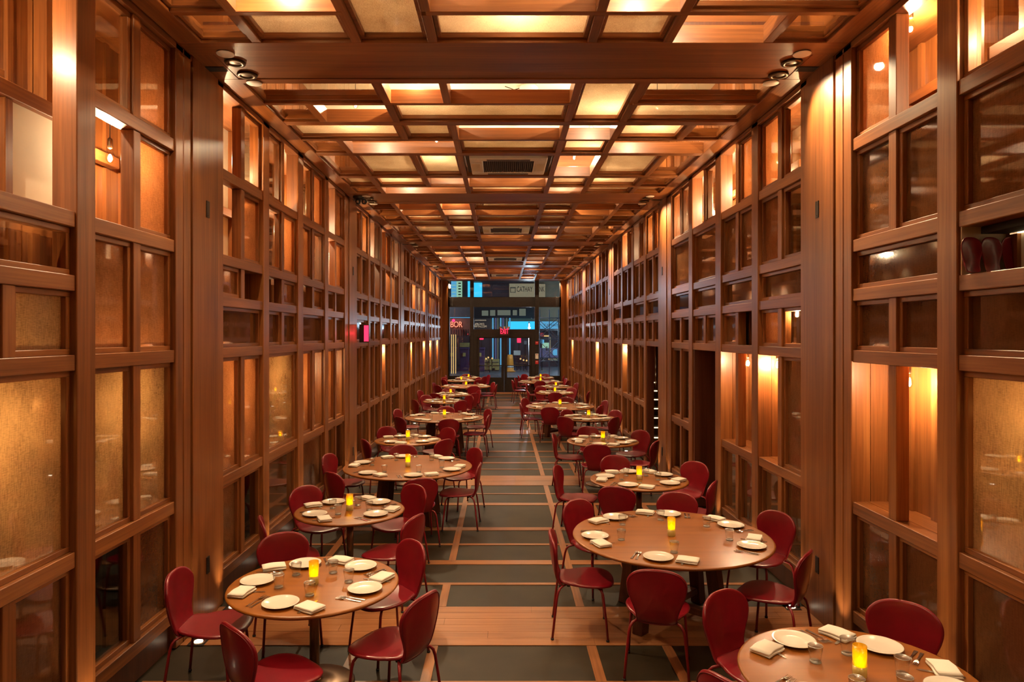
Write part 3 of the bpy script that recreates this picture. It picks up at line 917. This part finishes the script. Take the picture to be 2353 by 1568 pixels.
def napkin_proto():
    m = MB()
    # folded cloth: serpentine section extruded along x
    def layer(z0, x0, x1, y0, y1, th, rot, bulge):
        N = 6; prof = []
        # rounded slab, fold edge (rounded) at -y, open edge at +y
        for i in range(7):
            a = pi / 2 + pi * i / 6
            prof.append((y0 + th / 2 * cos(a), z0 + th / 2 + th / 2 * sin(a)))
        prof += [(y1, z0 + .001), (y1 + .002, z0 + th * .25), (y1 - .002, z0 + th * .48), (y1 - .008, z0 + th * .5), (y1 + .003, z0 + th * .55), (y1, z0 + th)]
        n = len(prof); vs = []; fs = []
        for j in range(N + 1):
            x = x0 + (x1 - x0) * j / N
            for (y, z) in prof:
                zz = z + (bulge * sin(pi * j / N) if z > z0 + th * .6 else 0)
                vs.append((x, y + .003 * sin(j * 1.3 + rot * 9), zz))
        for j in range(N):
            for i in range(n):
                k = (i + 1) % n
                fs.append((j * n + i, j * n + k, (j + 1) * n + k, (j + 1) * n + i))
        fs.append(tuple(range(n - 1, -1, -1))); fs.append(tuple(range(N * n, (N + 1) * n)))
        m.add(vs, fs, 'linen', True, Matrix.Rotation(rot, 4, 'Z'))
    layer(0.0, -.088, .084, -.06, .06, .012, 0, 0)
    layer(0.0125, -.085, .088, -.058, .055, .013, .05, .004)
    o = m.obj('folded_napkin'); return o
def strip_mesh(m, pts, mat, th=.0016):
    """pts: list of (y, halfwidth, z) making a flat tapered bar"""
    vs = []; fs = []
    for (y, w, z) in pts:
        vs += [(-w, y, z), (w, y, z), (w, y, z + th), (-w, y, z + th)]
    for j in range(len(pts) - 1):
        a = j * 4; b = a + 4
        for i in range(4):
            k = (i + 1) % 4; fs.append((a + i, a + k, b + k, b + i))
    fs.append((3, 2, 1, 0)); e = (len(pts) - 1) * 4; fs.append((e, e + 1, e + 2, e + 3))
    m.add(vs, fs, mat, False)
def fork_proto():
    m = MB(); strip_mesh(m, [(-.10, .009, .001), (-.095, .010, .001), (-.02, .0055, .004), (.02, .0035, .008), (.035, .006, .008), (.045, .0125, .005), (.056, .0135, .003)], 'steel', .002)
    for i in range(4):
        x = -.0114 + i * .0076
        vs = []
        for (y, z, w) in ((.054, .003, .0021), (.075, .002, .0018), (.100, .006, .001)):
            vs += [(x - w, y, z), (x + w, y, z), (x + w, y, z + .0018), (x - w, y, z + .0018)]
        fs = []
        for j in range(2):
            a = j * 4
            for q in range(4): fs.append((a + q, a + (q + 1) % 4, a + 4 + (q + 1) % 4, a + 4 + q))
        fs.append((8, 9, 10, 11)); m.add(vs, fs, 'steel')
    return m.obj('fork')
def knife_proto():
    m = MB(); strip_mesh(m, [(-.115, .008, .001), (-.11, .0095, .001), (-.01, .0075, .002), (.0, .006, .002), (.01, .0095, .001), (.09, .010, .0005), (.108, .006, .0005), (.115, .001, .0005)], 'steel', .003)
    return m.obj('table_knife')
PR = {'votive': votive_proto(), 'tumbler': tumbler_proto(), 'plate': plate_proto(), 'napkin': napkin_proto(), 'fork': fork_proto(), 'knife': knife_proto()}
pused = {}
cand_light = bpy.data.lights.new('candle_light', 'POINT'); cand_light.energy = .22; cand_light.color = (1.0, .66, .16); cand_light.shadow_soft_size = .012
def put(kind, loc, rz, label, cat, group):
    if kind not in pused: o = PR[kind]; pused[kind] = 1
    else: o = copy_tree(PR[kind])
    o.location = loc; o.rotation_euler = (0, 0, rz)
    tag(o, label, cat, group); return o

SECT = ['aisle side', 'far aisle side', 'far side', 'far wall side', 'wall side', 'near wall side', 'near side', 'near aisle side']
def sectors(angs, row):
    """name each place around a table (angles in degrees, 0 = +x, 90 = away)"""
    used = set(); res = []
    for a in angs:
        b = a if row == 'left' else 180 - a
        order = sorted(range(8), key=lambda s: abs((b - 45 * s + 180) % 360 - 180))
        for s in order:
            if s not in used: used.add(s); res.append(SECT[s]); break
    return res
TZ = .75
# (row, X, Y, R, chairs [(x, y, heading of facing)], settings angles or None)
TABLES = [
 ('left', -1.40, 5.08, .62, [(-2.13, 5.05, 2), (-1.42, 4.30, 47), (-.78, 4.72, 152), (-.97, 5.58, 220), (-1.80, 5.74, -62)], [-106, -20, 50, 115, 178]),
 ('left', -1.61, 7.20, .57, [(-2.06, 7.65, -40), (-2.04, 6.62, 22), (-1.10, 6.70, 157), (-1.20, 7.70, 228)], [-145, -35, 48, 130]),
 ('left', -1.33, 9.60, .90, [(-2.27, 9.87, -15), (-1.97, 8.85, 48), (-1.08, 8.55, 108), (-.60, 9.25, 178), (-.64, 10.30, 215), (-1.55, 10.50, -86)], None),
 ('left', -1.66, 11.98, .58, [(-2.02, 12.70, -48), (-2.06, 11.50, 32), (-1.18, 11.54, 140), (-1.20, 12.52, 226)], None),
 ('left', -1.30, 15.27, .88, [(-2.20, 15.83, -18), (-1.98, 14.62, 42), (-1.15, 14.36, 98), (-.60, 14.76, 178), (-.58, 15.80, 205), (-1.37, 16.24, -90)], None),
 ('left', -1.62, 18.95, .60, [(-2.13, 18.43, 32), (-2.02, 19.42, -46), (-1.27, 18.25, 130), (-1.16, 19.35, 218)], None),
 ('left', -1.60, 21.05, .60, [(-2.32, 21.2, -18), (-1.87, 20.44, 60), (-1.06, 20.45, 140), (-1.0, 21.30, 200), (-1.72, 21.85, -80)], None),
 ('left', -1.31, 24.45, .88, [(-2.22, 24.65, -10), (-2.03, 23.62, 42), (-1.02, 23.32, 100), (-.50, 23.92, 175), (-.60, 24.80, 200)], None),
 ('left', -1.66, 27.35, .58, [(-2.16, 27.66, -32), (-2.03, 26.55, 32), (-1.17, 26.62, 140), (-1.2, 27.6, 215)], None),
 ('left', -1.45, 29.05, .58, [(-2.13, 29.1, 0), (-1.0, 28.45, 150), (-.86, 29.40, 200), (-1.6, 29.75, -88)], None),
 ('right', 1.93, 3.71, .62, [(1.64, 4.39, -58), (2.44, 4.22, 232), (1.38, 3.62, 32)], [115, 47, -145, -25, -85]),
 ('right', 1.55, 6.29, .90, [(.72, 6.02, -5), (.95, 6.97, -52), (1.21, 5.34, 76), (2.22, 5.66, 142), (2.46, 6.56, 211), (1.86, 7.24, -102)], [-112, 185, 126, 78, 24, -30]),
 ('right', 1.74, 8.72, .62, [(.98, 8.96, -20), (1.40, 8.10, 70), (2.43, 9.15, 222), (2.27, 8.27, 150), (1.65, 9.56, -82)], None),
 ('right', 1.74, 11.87, .62, [(1.17, 11.92, -10), (1.53, 11.12, 84), (2.31, 12.23, 220), (2.27, 11.34, 150), (1.65, 12.64, -80)], None),
 ('right', 1.91, 15.20, .60, [(1.49, 14.70, 50), (2.15, 14.56, 140), (2.38, 15.54, 215), (1.65, 15.60, -50)], None),
 ('right', 1.48, 17.65, .88, [(.74, 17.37, 2), (.83, 18.56, -30), (1.18, 16.67, 80), (2.45, 17.98, 195), (2.17, 16.93, 150), (1.75, 18.64, -92)], None),
 ('right', 1.66, 21.70, .60, [(1.06, 21.4, 5), (1.38, 22.3, -50), (1.58, 20.78, 90), (2.08, 22.1, 230), (2.38, 21.0, 160)], None),
 ('right', 1.88, 24.15, .60, [(1.12, 24.28, -5), (2.39, 24.43, 195), (1.42, 23.28, 60), (1.85, 24.75, -90)], None),
 ('right', 1.48, 26.70, .88, [(.78, 27.33, -15), (.65, 26.15, 10), (1.4, 25.86, 90), (2.24, 27.05, 190), (2.25, 26.0, 150), (1.5, 27.75, -90)], None),
 ('right', 1.62, 29.15, .58, [(.95, 28.95, 8), (1.12, 29.72, -50), (2.30, 28.85, 170), (1.85, 29.88, 265)], None),
]
ti = {'left': 0, 'right': 0}
for (row, X, Y, R, chairs, sets) in TABLES:
    n = ORD[ti[row]]; ti[row] += 1
    td = '%s %s-row table' % (n, row)
    t = get_table(R); t.location = (X, Y, 0)
    big = R > .8
    tag(t, '%s round wood table on %s, %s in the %s-row' % ('large' if big else 'small', 'splayed dark legs' if big else 'bronze pedestal', n, row), 'table', 'round dining tables')
    cang = [math.degrees(atan2(y - Y, x - X)) for (x, y, h) in chairs]
    for (x, y, h), s in zip(chairs, sectors(cang, row)):
        c = CHAIR if cfirst[0] else copy_tree(CHAIR); cfirst[0] = False
        c.location = (x, y, 0); c.rotation_euler = (0, 0, radians(h - 90))
        tag(c, 'red leather dining chair at the %s of the %s' % (s, td), 'chair', 'red dining chairs')
    angs = sets if sets else cang
    v = put('votive', (X, Y - .02, TZ), 0, 'yellow glass votive candle at the centre of the %s' % td, 'candle', 'votive candles')
    l = bpy.data.objects.new('candle_light', cand_light); COL.objects.link(l); l.parent = v; l.location = (0, 0, .13)
    for a, s in zip(angs, sectors(angs, row)):
        jr = random.Random(int(a * 7 + X * 100 + Y * 31))
        rad = radians(a)
        o = Vector((cos(rad), sin(rad), 0)); rt = Vector((-sin(rad), cos(rad), 0))  # rt = diner's right hand
        # diner sits outside facing -o: right hand is  o rotated +90
        C = Vector((X, Y, TZ))
        rz = rad + pi / 2
        dp = R - .19
        where = 'at the %s of the %s' % (s, td)
        p = C + o * dp
        put('plate', p, 0, 'white round plate ' + where, 'plate', 'white plates')
        q = C + o * (dp - .0) + rt * .236 + o * jr.uniform(-.02, .02)
        k = C + o * (dp - .02) + rt * .20
        put('knife', k + Vector((0, 0, .0005)), rz + jr.uniform(-.1, .1), 'steel knife partly under the napkin ' + where, 'knife', 'table knives')
        put('napkin', q + Vector((0, 0, .004)), rz + jr.uniform(-.35, .35), 'folded white cloth napkin ' + where, 'napkin', 'folded napkins')
        for fi, (fd, nm) in enumerate(((.165, 'inner'), (.20, 'outer'))):
            put('fork', C + o * (dp - .01 * fi) - rt * fd + Vector((0, 0, .0005)), rz + jr.uniform(-.06, .06), '%s steel fork %s' % (nm, where), 'fork', 'table forks')
        gpos = C + o * (dp - .21) + rt * .10
        put('tumbler', gpos + Vector((jr.uniform(-.02, .02), jr.uniform(-.02, .02), .0)), 0, 'empty clear tumbler ' + where, 'glass', 'clear tumblers')

# ------------------------------------------------------------------ street end: storefront
def PX(x, y, Yd): return ((x - 1155) * Yd / 1568, Yd, CAMZ + (769 - y) * Yd / 1568)
def pxbox(m, x0, x1, y0, y1, Yd, dep, mat, dy=0):
    a = PX(x0, y0, Yd); b = PX(x1, y1, Yd)
    m.box(a[0], b[0], Yd + dy, Yd + dy + dep, b[2], a[2], mat)
wall_end = MB()
for (x0, x1) in ((1005, 1030), (1288.5, 1310)):
    pxbox(wall_end, x0, x1, 640, 902, YE, .3, 'wood_z')
wall_end.box(-WL - 1, WR + 1, YE, YE + .3, ZC, ZC + 1.2, 'dark_wood')
for q in (-WL - 1, WR): wall_end.box(q, q + 1, YE, YE + .3, 0, ZC, 'wood_z')
we = tag(wall_end.obj('wall_far'), 'timber piers framing the dark storefront at the street end', kind='structure')
sf = empty('window_%d' % (winno + 1), (0, YE, 0)); tag(sf, 'black steel storefront glazing around the street doors', kind='structure')
def sfp(name, boxes, mat, dep=.14, dy=0):
    m = MB()
    for b in boxes: pxbox(m, *b, YE, dep, mat, dy)
    o = m.obj(name, sf, bevel=.003); o.location = (0, -YE, 0); return o
sfp('mullion', [(1080, 1088.5, 645, 901)], 'black_metal', .2); sfp('mullion', [(1229, 1238, 645, 901)], 'black_metal', .2)
sfp('transom', [(1030, 1080, 683, 706), (1088.5, 1229, 683, 706), (1238, 1289, 683, 706)], 'black_metal')
sfp('side_frame', [(1029, 1033, 645, 901), (1285.5, 1289, 645, 901)], 'black_metal')
sfp('door_header', [(1088.5, 1229, 757, 776)], 'black_metal')
sfp('sill', [(1033, 1080, 864, 901), (1238, 1285.5, 864, 901)], 'black_metal')
sfp('head_rail', [(1030, 1289, 640, 646)], 'black_metal')
sfp('door_jamb', [(1088.5, 1096, 776, 901), (1221, 1229, 776, 901)], 'black_metal')
sfp('glass_pane', [(1033, 1080, 706, 864), (1088.5, 1229, 706, 757), (1238, 1285.5, 706, 864), (1033, 1080, 646, 683), (1088.5, 1229, 646, 683), (1238, 1285.5, 646, 683)], 'street_glass', .01, .07)
for i, (x0, x1) in enumerate(((1096, 1158.2), (1158.8, 1221))):
    d = empty('door_%d' % (i + 1), (PX((x0 + x1) / 2, 0, YE)[0], YE, 0))
    tag(d, 'black metal street door with tall glass and push bar, %s leaf under the exit sign' % ('left-hand', 'right-hand')[i], kind='structure')
    g0, g1 = (1101.5, 1152) if i == 0 else (1165, 1216)
    m = MB()
    for b in ((x0, g0, 776, 901), (g1, x1, 776, 901), (g0, g1, 776, 777.5), (g0, g1, 868, 901)): pxbox(m, *b, YE, .06, 'black_metal', .05)
    o = m.obj('door_frame', d, bevel=.003); o.location = (-d.location.x, -YE, 0)
    m = MB(); pxbox(m, g0, g1, 777.5, 868, YE, .01, 'street_glass', .075); o = m.obj('glass_pane', d); o.location = (-d.location.x, -YE, 0)
    m = MB(); z = PX(0, 840.5, YE)[2]; xa = PX(g0 - 2, 0, YE)[0]; xb = PX(g1 + 2, 0, YE)[0]
    m.tube([(xa, YE - .03, z), (xb, YE - .03, z)], .022, 'black_metal', 8); m.box(xa, xa + .05, YE - .03, YE + .06, z - .03, z + .03, 'black_metal'); m.box(xb - .05, xb, YE - .03, YE + .06, z - .03, z + .03, 'black_metal')
    o = m.obj('push_bar', d); o.location = (-d.location.x, -YE, 0)

def text_obj(body, size, mat, loc, parent=None, name='lettering', ext=.01, sx=1.0, align='LEFT', rz=0):
    c = bpy.data.curves.new(name, 'FONT'); c.body = body; c.size = size; c.extrude = ext; c.align_x = align; c.align_y = 'BOTTOM'
    c.materials.append(MATS[mat]); c.space_character = .95
    o = bpy.data.objects.new(name, c); COL.objects.link(o); o.location = loc; o.rotation_euler = (pi / 2, 0, rz); o.scale = (sx, 1, 1)
    bpy.context.view_layer.update()
    me = bpy.data.meshes.new_from_object(o.evaluated_get(bpy.context.evaluated_depsgraph_get()))
    me.name = name
    n = bpy.data.objects.new(name, me); n.location = o.location; n.rotation_euler = o.rotation_euler; n.scale = o.scale
    bpy.data.objects.remove(o); bpy.data.curves.remove(c)
    COL.objects.link(n)
    n.name = name
    if parent: n.parent = parent
    return n
# exit sign over the doors
xs = PX(1159, 764, 30.4)
r = empty('exit_sign', xs)
m = MB(); m.box(-.20, .20, 0, .05, -.14, .13, 'black_metal'); m.obj('housing', r, bevel=.005)
text_obj('EXIT', .31, 'exit_glow', (0, -.004, -.125), r, 'lettering', .006, .62, 'CENTER')
m = MB(); m.box(-.19, .19, .05, .3, .02, .1, 'black_metal'); m.obj('bracket', r)
for i in range(3):
    m = MB(); m.lathe([(0, 0), (.05, .0), (.062, .015), (.062, .05), (.03, .09), (0, .09)], 'chrome', 16, M=Matrix.Translation((-.18 + .18 * i, 0, .20)) @ Matrix.Rotation(-pi / 2, 4, 'X'))
    m.box(-.18 + .18 * i - .012, -.18 + .18 * i + .012, .02, .05, .12, .16, 'black_metal'); m.obj('emergency_lamp', r)
tag(r, 'red lit exit sign with three round lamps on top, above the street doors', 'exit sign')
lamp('POINT', 'exit_light', (0, -.25, 0), 3, (1, .03, .05), .05, parent=r)
# exit sign edge-on, left wall
r = empty('exit_sign', (-WL + .10, PIL[2] + .85, 2.62))
m = MB(); m.box(-.09, .09, -.02, .05, -.17, .17, 'black_metal'); m.obj('housing', r, bevel=.004)
m = MB(); m.box(.0, .085, -.026, -.02, -.15, .15, 'exit_glow'); m.obj('lit_face', r)
tag(r, 'small box sign with a red lit face on the wall past the third pilaster', 'exit sign')
lamp('POINT', 'exit_light', (.1, -.1, 0), .6, (1, .03, .05), .03, parent=r)
# notices on the mullion
for i, (y0, y1, mat, nm) in enumerate(((785, 792, 'sign_red', 'small red notice high on the right storefront mullion'), (813, 825, 'paper_white', 'white paper notice on the right storefront mullion'), (829, 837, 'sign_red', 'low red notice under the white paper on the mullion'))):
    m = MB(); pxbox(m, 1230, 1237, y0, y1, YE - .01, .006, mat); pxbox(m, 1231.5, 1235.5, y0 + 2, y0 + 3.2, YE - .013, .003, 'paper_white' if mat == 'sign_red' else 'sign_red')
    tag(m.obj('notice'), nm, 'notice', 'notices on the storefront')
m = MB(); m.box(-.05, .05, -.06, .0, -.09, .09, 'white_plastic'); tag(m.obj('wall_sensor', loc=(-WL + .32, YE, 4.75), bevel=.01), 'small white sensor box high on the left street-end pier', 'sensor')

# ------------------------------------------------------------------ street outside
m = MB(); m.box(-40, 40, YE + .3, 130, -.2, -.03, 'asphalt'); tag(m.obj('road'), 'dark asphalt street beyond the doors', kind='structure')
m = MB(); m.box(-30, 30, YE + .3, 35.5, -.1, .0, 'concrete'); tag(m.obj('sidewalk'), 'pale concrete sidewalk outside the doors', kind='structure')
YB2 = 58
m = MB()
m.box(-16, 16, YB2, YB2 + 4, 0, 3.1, 'facade_dark'); 
m.box(-1.8, 2.6, YB2 - .3, YB2, 5.0, 9.2, 'facade_dark'); m.box(-16, 16, YB2, YB2 + 4, 3.1, 3.6, 'facade_tan')
m.box(-2.45, 14, YB2, YB2 + 4, 3.6, 10.5, 'facade_tan')
bk = m.obj('office_building'); tag(bk, 'dark and tan building across the street with a bank sign', 'building')
m = MB(); pxbox(m, 1117, 1168, 655, 683, YB2, .1, 'facade_dark', -.45); m.obj('window', bk)
m = MB(); pxbox(m, 1088, 1108, 651, 684, YB2, .1, 'cyan_sign', -.45); m.obj('window', bk).data.name = 'window'
m = MB(); pxbox(m, 1084, 1232, 690, 732, YB2 - .9, .4, 'rubber'); m.obj('canopy', bk)
for (q0, q1, w0, w1) in ((1107, 1122, 714, 726), (1126, 1138, 713, 726), (1143, 1173, 713, 725), (1178, 1188, 713, 725), (1193, 1208, 710, 726)):
    m = MB(); pxbox(m, q0, q1, w0, w1, YB2 - 1, .05, 'grey_window'); m.obj('window', bk)
m = MB(); pxbox(m, 1238, 1252, 654, 684, YB2, .1, 'beige_sign', -.45); pxbox(m, 1170, 1229.5, 653, 684, YB2, .1, 'beige_sign', -.45); sg = m.obj('sign_board', bk)
a = PX(1187, 674, YB2 - .5); text_obj('CATHAY', .62, 'rubber', (a[0], a[1], a[2]), sg, 'lettering', .02, .56)
m = MB(); pxbox(m, 1172, 1185, 660, 673, YB2 - .5, .04, 'facade_tan'); pxbox(m, 1174, 1183, 663, 671, YB2 - .55, .04, 'beige_sign'); m.obj('emblem', sg)
a = PX(1229, 674, YB2 - .5); text_obj('BANK', .62, 'rubber', (a[0], a[1], a[2]), sg, 'lettering', .02, .50)
# mint tower far left
m = MB(); m.box(*[PX(1010, 0, 80)[0], PX(1073, 0, 80)[0]], 80, 90, 0, 16, 'facade_dark'); tw = m.obj('office_tower'); tag(tw, 'tall building with pale green lit windows in the upper left glass', 'building')
m = MB(); pxbox(m, 1049, 1062, 645, 684, 80, .2, 'mint_window', -.25); pxbox(m, 1037, 1050, 646, 684, 80, .2, 'blue_screen', -.25); pxbox(m, 1075, 1080, 640, 690, 80, .2, 'cyan_sign', -.25)
m.obj('lit_windows', tw)
m = MB()
for i in range(6): pxbox(m, 1053, 1059, 650 + i * 6.5, 652.5 + i * 6.5, 79.6, .1, 'rubber'); 
for i in range(4): pxbox(m, 1038, 1047, 655 + i * 8, 656.5 + i * 8, 79.6, .1, 'mint_window')
m.obj('balcony', tw)
# hoarding with lettering (left)
YH = 47
m = MB(); pxbox(m, 1000, 1082, 731, 772, YH, .2, 'hoarding'); pxbox(m, 1000, 1082, 729.6, 731, YH - .05, .25, 'blue_screen'); pxbox(m, 1000, 1082, 700, 729.6, YH + .1, .2, 'rubber')
for i in range(9): pxbox(m, 1031 + i * 5.5, 1032 + i * 5.5, 757, 772, YH - .04, .05, 'rubber')
for x in (1010, 1045, 1079): pxbox(m, x, x + 2, 770, 860, YH + .2, .1, 'black_metal')
for x in (1010, 1045, 1079): m.box(PX(x, 0, YH)[0], PX(x + 2, 0, YH)[0], YH + .2, YH + .3, -.03, 2.6, 'black_metal')
h = m.obj('hoarding'); tag(h, 'brown hoarding panel with red-lit white letters across the street', 'hoarding')
for i in range(12): pass
a = PX(1031, 756, YH - .05); text_obj('IBOR', .56, 'letter_red', a, h, 'lettering', .02, .78)
m = MB(); m.lathe([(0, -.1), (.08, -.06), (.1, 0), (.08, .06), (0, .1)], 'red_lamp', 12, PX(1042, 737, YH - .6)); a_ = PX(1042, 737, YH); m.box(a_[0] - .02, a_[0] + .02, YH - .6, YH + .02, a_[2] + .02, a_[2] + .06, 'black_metal'); m.obj('warning_lamp', h)
lamp('POINT', 'red_lamp_light', PX(1042, 740, YH - .8), 7, (1, .02, .06), .1)
m = MB(); pxbox(m, 1089, 1128, 732, 758, YH, .2, 'rubber')
for x in (1092, 1124): m.box(PX(x, 0, YH)[0], PX(x + 1.5, 0, YH)[0], YH + .1, YH + .2, -.03, 3.1, 'black_metal')
h = m.obj('advertising_board'); tag(h, 'black advertising board with pale lettering through the transom', 'sign')
a = PX(1090, 738.5, YH - .05); text_obj('...ROOM RESIDENCES', .115, 'letter_pale', a, h, 'lettering', .01, .78)
a = PX(1090, 748.5, YH - .05); text_obj('.696.2415', .20, 'letter_pale', a, h, 'lettering', .01, .92)
a = PX(1090, 754.2, YH - .05); text_obj('FIFTH.COM', .20, 'letter_pale', a, h, 'lettering', .01, .88)
# cyan bus shelter / light box
m = MB(); pxbox(m, 1168, 1229, 739, 757, YB2 - 2, .3, 'cyan_sign'); pxbox(m, 1240, 1283, 739, 756, YB2 - 2, .3, 'blue_screen'); pxbox(m, 1160, 1290, 757, 760, YB2 - 2, .4, 'black_metal')
lb = m.obj('light_box'); tag(lb, 'long cyan lit panel across the street, right of the exit sign', 'illuminated panel')
a = PX(1250, 752, YB2 - 2.1); text_obj('CATHAY', .3, 'facade_dark', a, lb, 'lettering', .01, 1)
m = MB()
for i, x in enumerate((1131, 1137, 1143, 1149, 1154, 1163, 1170)): pxbox(m, x, x + (3, 4, 2)[i % 3], 731, 860, YB2 - 1.2 - .2 * i, .1, ('blue_screen', 'violet_wall', 'grey_window')[i % 3])
tag(m.obj('lit_shopfront'), 'blue lit shop window strips across the street behind the doors', 'shop window')
# barriers, barrels, bins
m = MB()
for (x0, x1) in ((1101, 1128), (1129, 1147)):
    pxbox(m, x0, x1, 826, 851, 50, .7, 'barrier_yellow'); pxbox(m, x0 + 1, x1 - 1, 831, 834, 49.95, .05, 'facade_tan'); pxbox(m, x0 + 3, x0 + 8, 846, 851, 49.9, .1, 'rubber')
tag(m.obj('road_barrier', bevel=.05), 'pale yellow road barrier seen through the glass of the left leaf', 'barrier')
for (x, nm) in ((1172, 'orange traffic barrel seen through the right door glass'),):
    m = MB(); c = PX(x, 0, 48); m.lathe([(0, 0), (.38, 0), (.38, .08), (.27, .09), (.25, .5), (.22, .9), (.18, 1.2), (0, 1.22)], 'barrel_orange', 16, (c[0], 48, -.03)); m.lathe([(.262, .3), (.256, .45)], 'paper_white', 16, (c[0], 48, -.03)); tag(m.obj('traffic_barrel'), nm, 'traffic barrel')
for i, x in enumerate((1038, 1067, 1103)):
    m = MB(); pxbox(m, x - 10, x + 10, 802, 853.2 + .2 * i, 49 - .1 * i, .9, 'bin_blue'); pxbox(m, x - 11, x + 11, 799, 804, 48.9 - .1 * i, 1.0, 'bin_blue'); pxbox(m, x - 4, x + 3, 811, 820, 48.85 - .1 * i, .05, 'barrier_yellow')
    tag(m.obj('storage_bin', bevel=.06), 'dark blue bin across the street, %s from the hoarding side' % ORD[i], 'bin', 'blue bins across the street')
for i, x in enumerate((1037.5, 1042, 1047)):
    m = MB(); a = PX(x, 769, 46); m.tube([(a[0], 46, -.03), (a[0], 46, 2.6)], .035, 'amber_strip', 6); tag(m.obj('marker_pole'), 'amber marker pole outside the left side window, %s of three' % ORD[i], 'pole', 'amber poles')
# scaffold
m = MB(); Ys = 44
def sp(x, y): a = PX(x, y, Ys); return a
for x in (1240, 1262, 1283): m.tube([(sp(x, 0)[0], Ys, -.03), (sp(x, 0)[0], Ys, 4.2)], .03, 'scaffold_steel', 6)
for y in (731, 780, 830): m.tube([sp(1238, y), sp(1286, y)], .028, 'scaffold_steel', 6)
for (a, b, c, d) in ((1238, 735, 1283, 778), (1238, 742, 1280, 783), (1283, 731, 1238, 768), (1286, 736, 1240, 775), (1284, 785, 1240, 828), (1240, 785, 1284, 830), (1244, 800, 1284, 840), (1284, 792, 1243, 832), (1220, 731, 1230, 738)):
    m.tube([sp(a, b), sp(c, d)], .022, 'scaffold_steel', 6)
tag(m.obj('scaffolding'), 'steel scaffolding with crossed braces outside the right side window', 'scaffolding')
for (x0, x1, y0, y1, Yd, mat, lab, cat, nm) in ((1188, 1197, 777, 788, 52, 'exit_glow', 'red lit square sign seen through the right door glass', 'sign', 'street_sign'), (1180, 1196, 806, 817, 50, 'paper_white', 'white placard low behind the right door glass', 'sign', 'placard'),
    (1204, 1210, 784, 792, 52, 'paper_white', 'small pale sign beside the red square sign', 'sign', 'street_sign'), (1102, 1111, 776, 781, 52.5, 'exit_glow', 'red awning edge at the top of the left door glass', 'awning', 'red_awning'), (1240, 1250, 765, 774, 50, 'sign_red', 'red panel behind the scaffolding', 'sign', 'red_banner'),
    (1056, 1079, 788, 798, 51, 'barrier_yellow', 'cream parked van seen above the blue bins', 'vehicle', 'parked_van')):
    m = MB(); pxbox(m, x0, x1, y0, y1, Yd, .12, mat)
    a = PX((x0 + x1) / 2, y1, Yd); m.box(a[0] - .03, a[0] + .03, Yd + .05, Yd + .11, -.03, a[2], 'black_metal')
    tag(m.obj(nm, bevel=.02), lab, cat)
c = PX(1216, 754, 46)
r = empty('street_lamp', (c[0], 46, 0))
m = MB(); m.tube([(0, .3, -.03), (0, .3, c[2] + .4)], .05, 'scaffold_steel', 8); m.tube([(0, .3, c[2] + .4), (0, 0, c[2] + .3), (0, 0, c[2] + .12)], .03, 'scaffold_steel', 6); m.obj('pole', r)
m = MB(); m.lathe([(0, -.08), (.06, -.05), (.08, 0), (.06, .05), (0, .08)], 'street_white', 12, (0, 0, c[2])); m.obj('lamp_head', r)
tag(r, 'brilliant white street lamp glaring through the transom glass', 'street lamp')
lamp('POINT', 'street_and_fill_light', (0, -.4, c[2]), 220, (.72, .9, 1.0), .1, parent=r)
lamp('POINT', 'street_and_fill_light', (-5, 45, 5.5), 420, (.8, .85, 1.0), .3)  # added fill lamp to brighten the street, no fixture belongs to it
lamp('POINT', 'street_and_fill_light', (5, 53, 3.4), 190, (.6, .8, 1.0), .3)  # another added fill outdoors, also without a lamp post

m = MB()
for (x0, x1, y0, y1, mt) in ((1239, 1284, 800, 822, 'violet_wall'), (1270, 1280, 803, 817, 'blue_screen'), (1246, 1262, 788, 800, 'mint_window'), (1240, 1262, 771, 774, 'amber_strip'), (1262, 1265, 775, 812, 'beige_sign'), (1243, 1250, 781, 790, 'blue_screen'), (1254, 1258, 796, 806, 'rubber'), (1266, 1282, 824, 830, 'grey_window')):
    pxbox(m, x0, x1, y0, y1, YB2 - 1.5, .1 + .1 * (mt != 'violet_wall'), mt, -.1 * (mt != 'violet_wall'))
pxbox(m, 1237, 1288, 822, 843, YB2 - 1.5, .3, 'facade_dark')
tag(m.obj('shop_display'), 'lit shop display across the street behind the scaffolding', 'shop window')
for i, (x, y) in enumerate(((1117, 825), (1122, 822), (1131, 824), (1196, 825), (1203, 828), (1210, 829), (1262, 826))):
    r = empty('warning_light', PX(x, y, 49.5)); m = MB(); z = r.location.z
    m.lathe([(0, -.07), (.05, -.05), (.07, 0), (.05, .05), (0, .07)], 'amber_strip', 10); m.obj('lens', r)
    m = MB(); m.box(-.02, .02, -.02, .02, -z - .03, -.06, 'black_metal'); m.obj('post', r)
    tag(r, 'amber warning light on a post across the street, %s from the hoarding' % ORD[i], 'warning light', 'amber warning lights')

# ------------------------------------------------------------------ staircase behind the stair-side wall
r = empty('staircase', (WR + .40, 15.2, 0))
for i in range(12):
    m = MB(); y0_ = -1.75 + i * .26
    m.box(-.20, .18, y0_, y0_ + .26 if i < 11 else y0_ + .5, 0 if i == 0 else .17 * i - .05, .17 * (i + 1), 'stair_wood'); m.obj('step', r)
    m = MB(); m.box(-.20, .18, y0_ - .006, y0_, .17 * (i + 1) - .035, .17 * (i + 1) - .012, 'stair_light'); m.obj('nosing_light', r)
tag(r, 'steep staircase with lit nosings in the opening past the third pilaster', 'staircase')
bpy.context.view_layer.update()
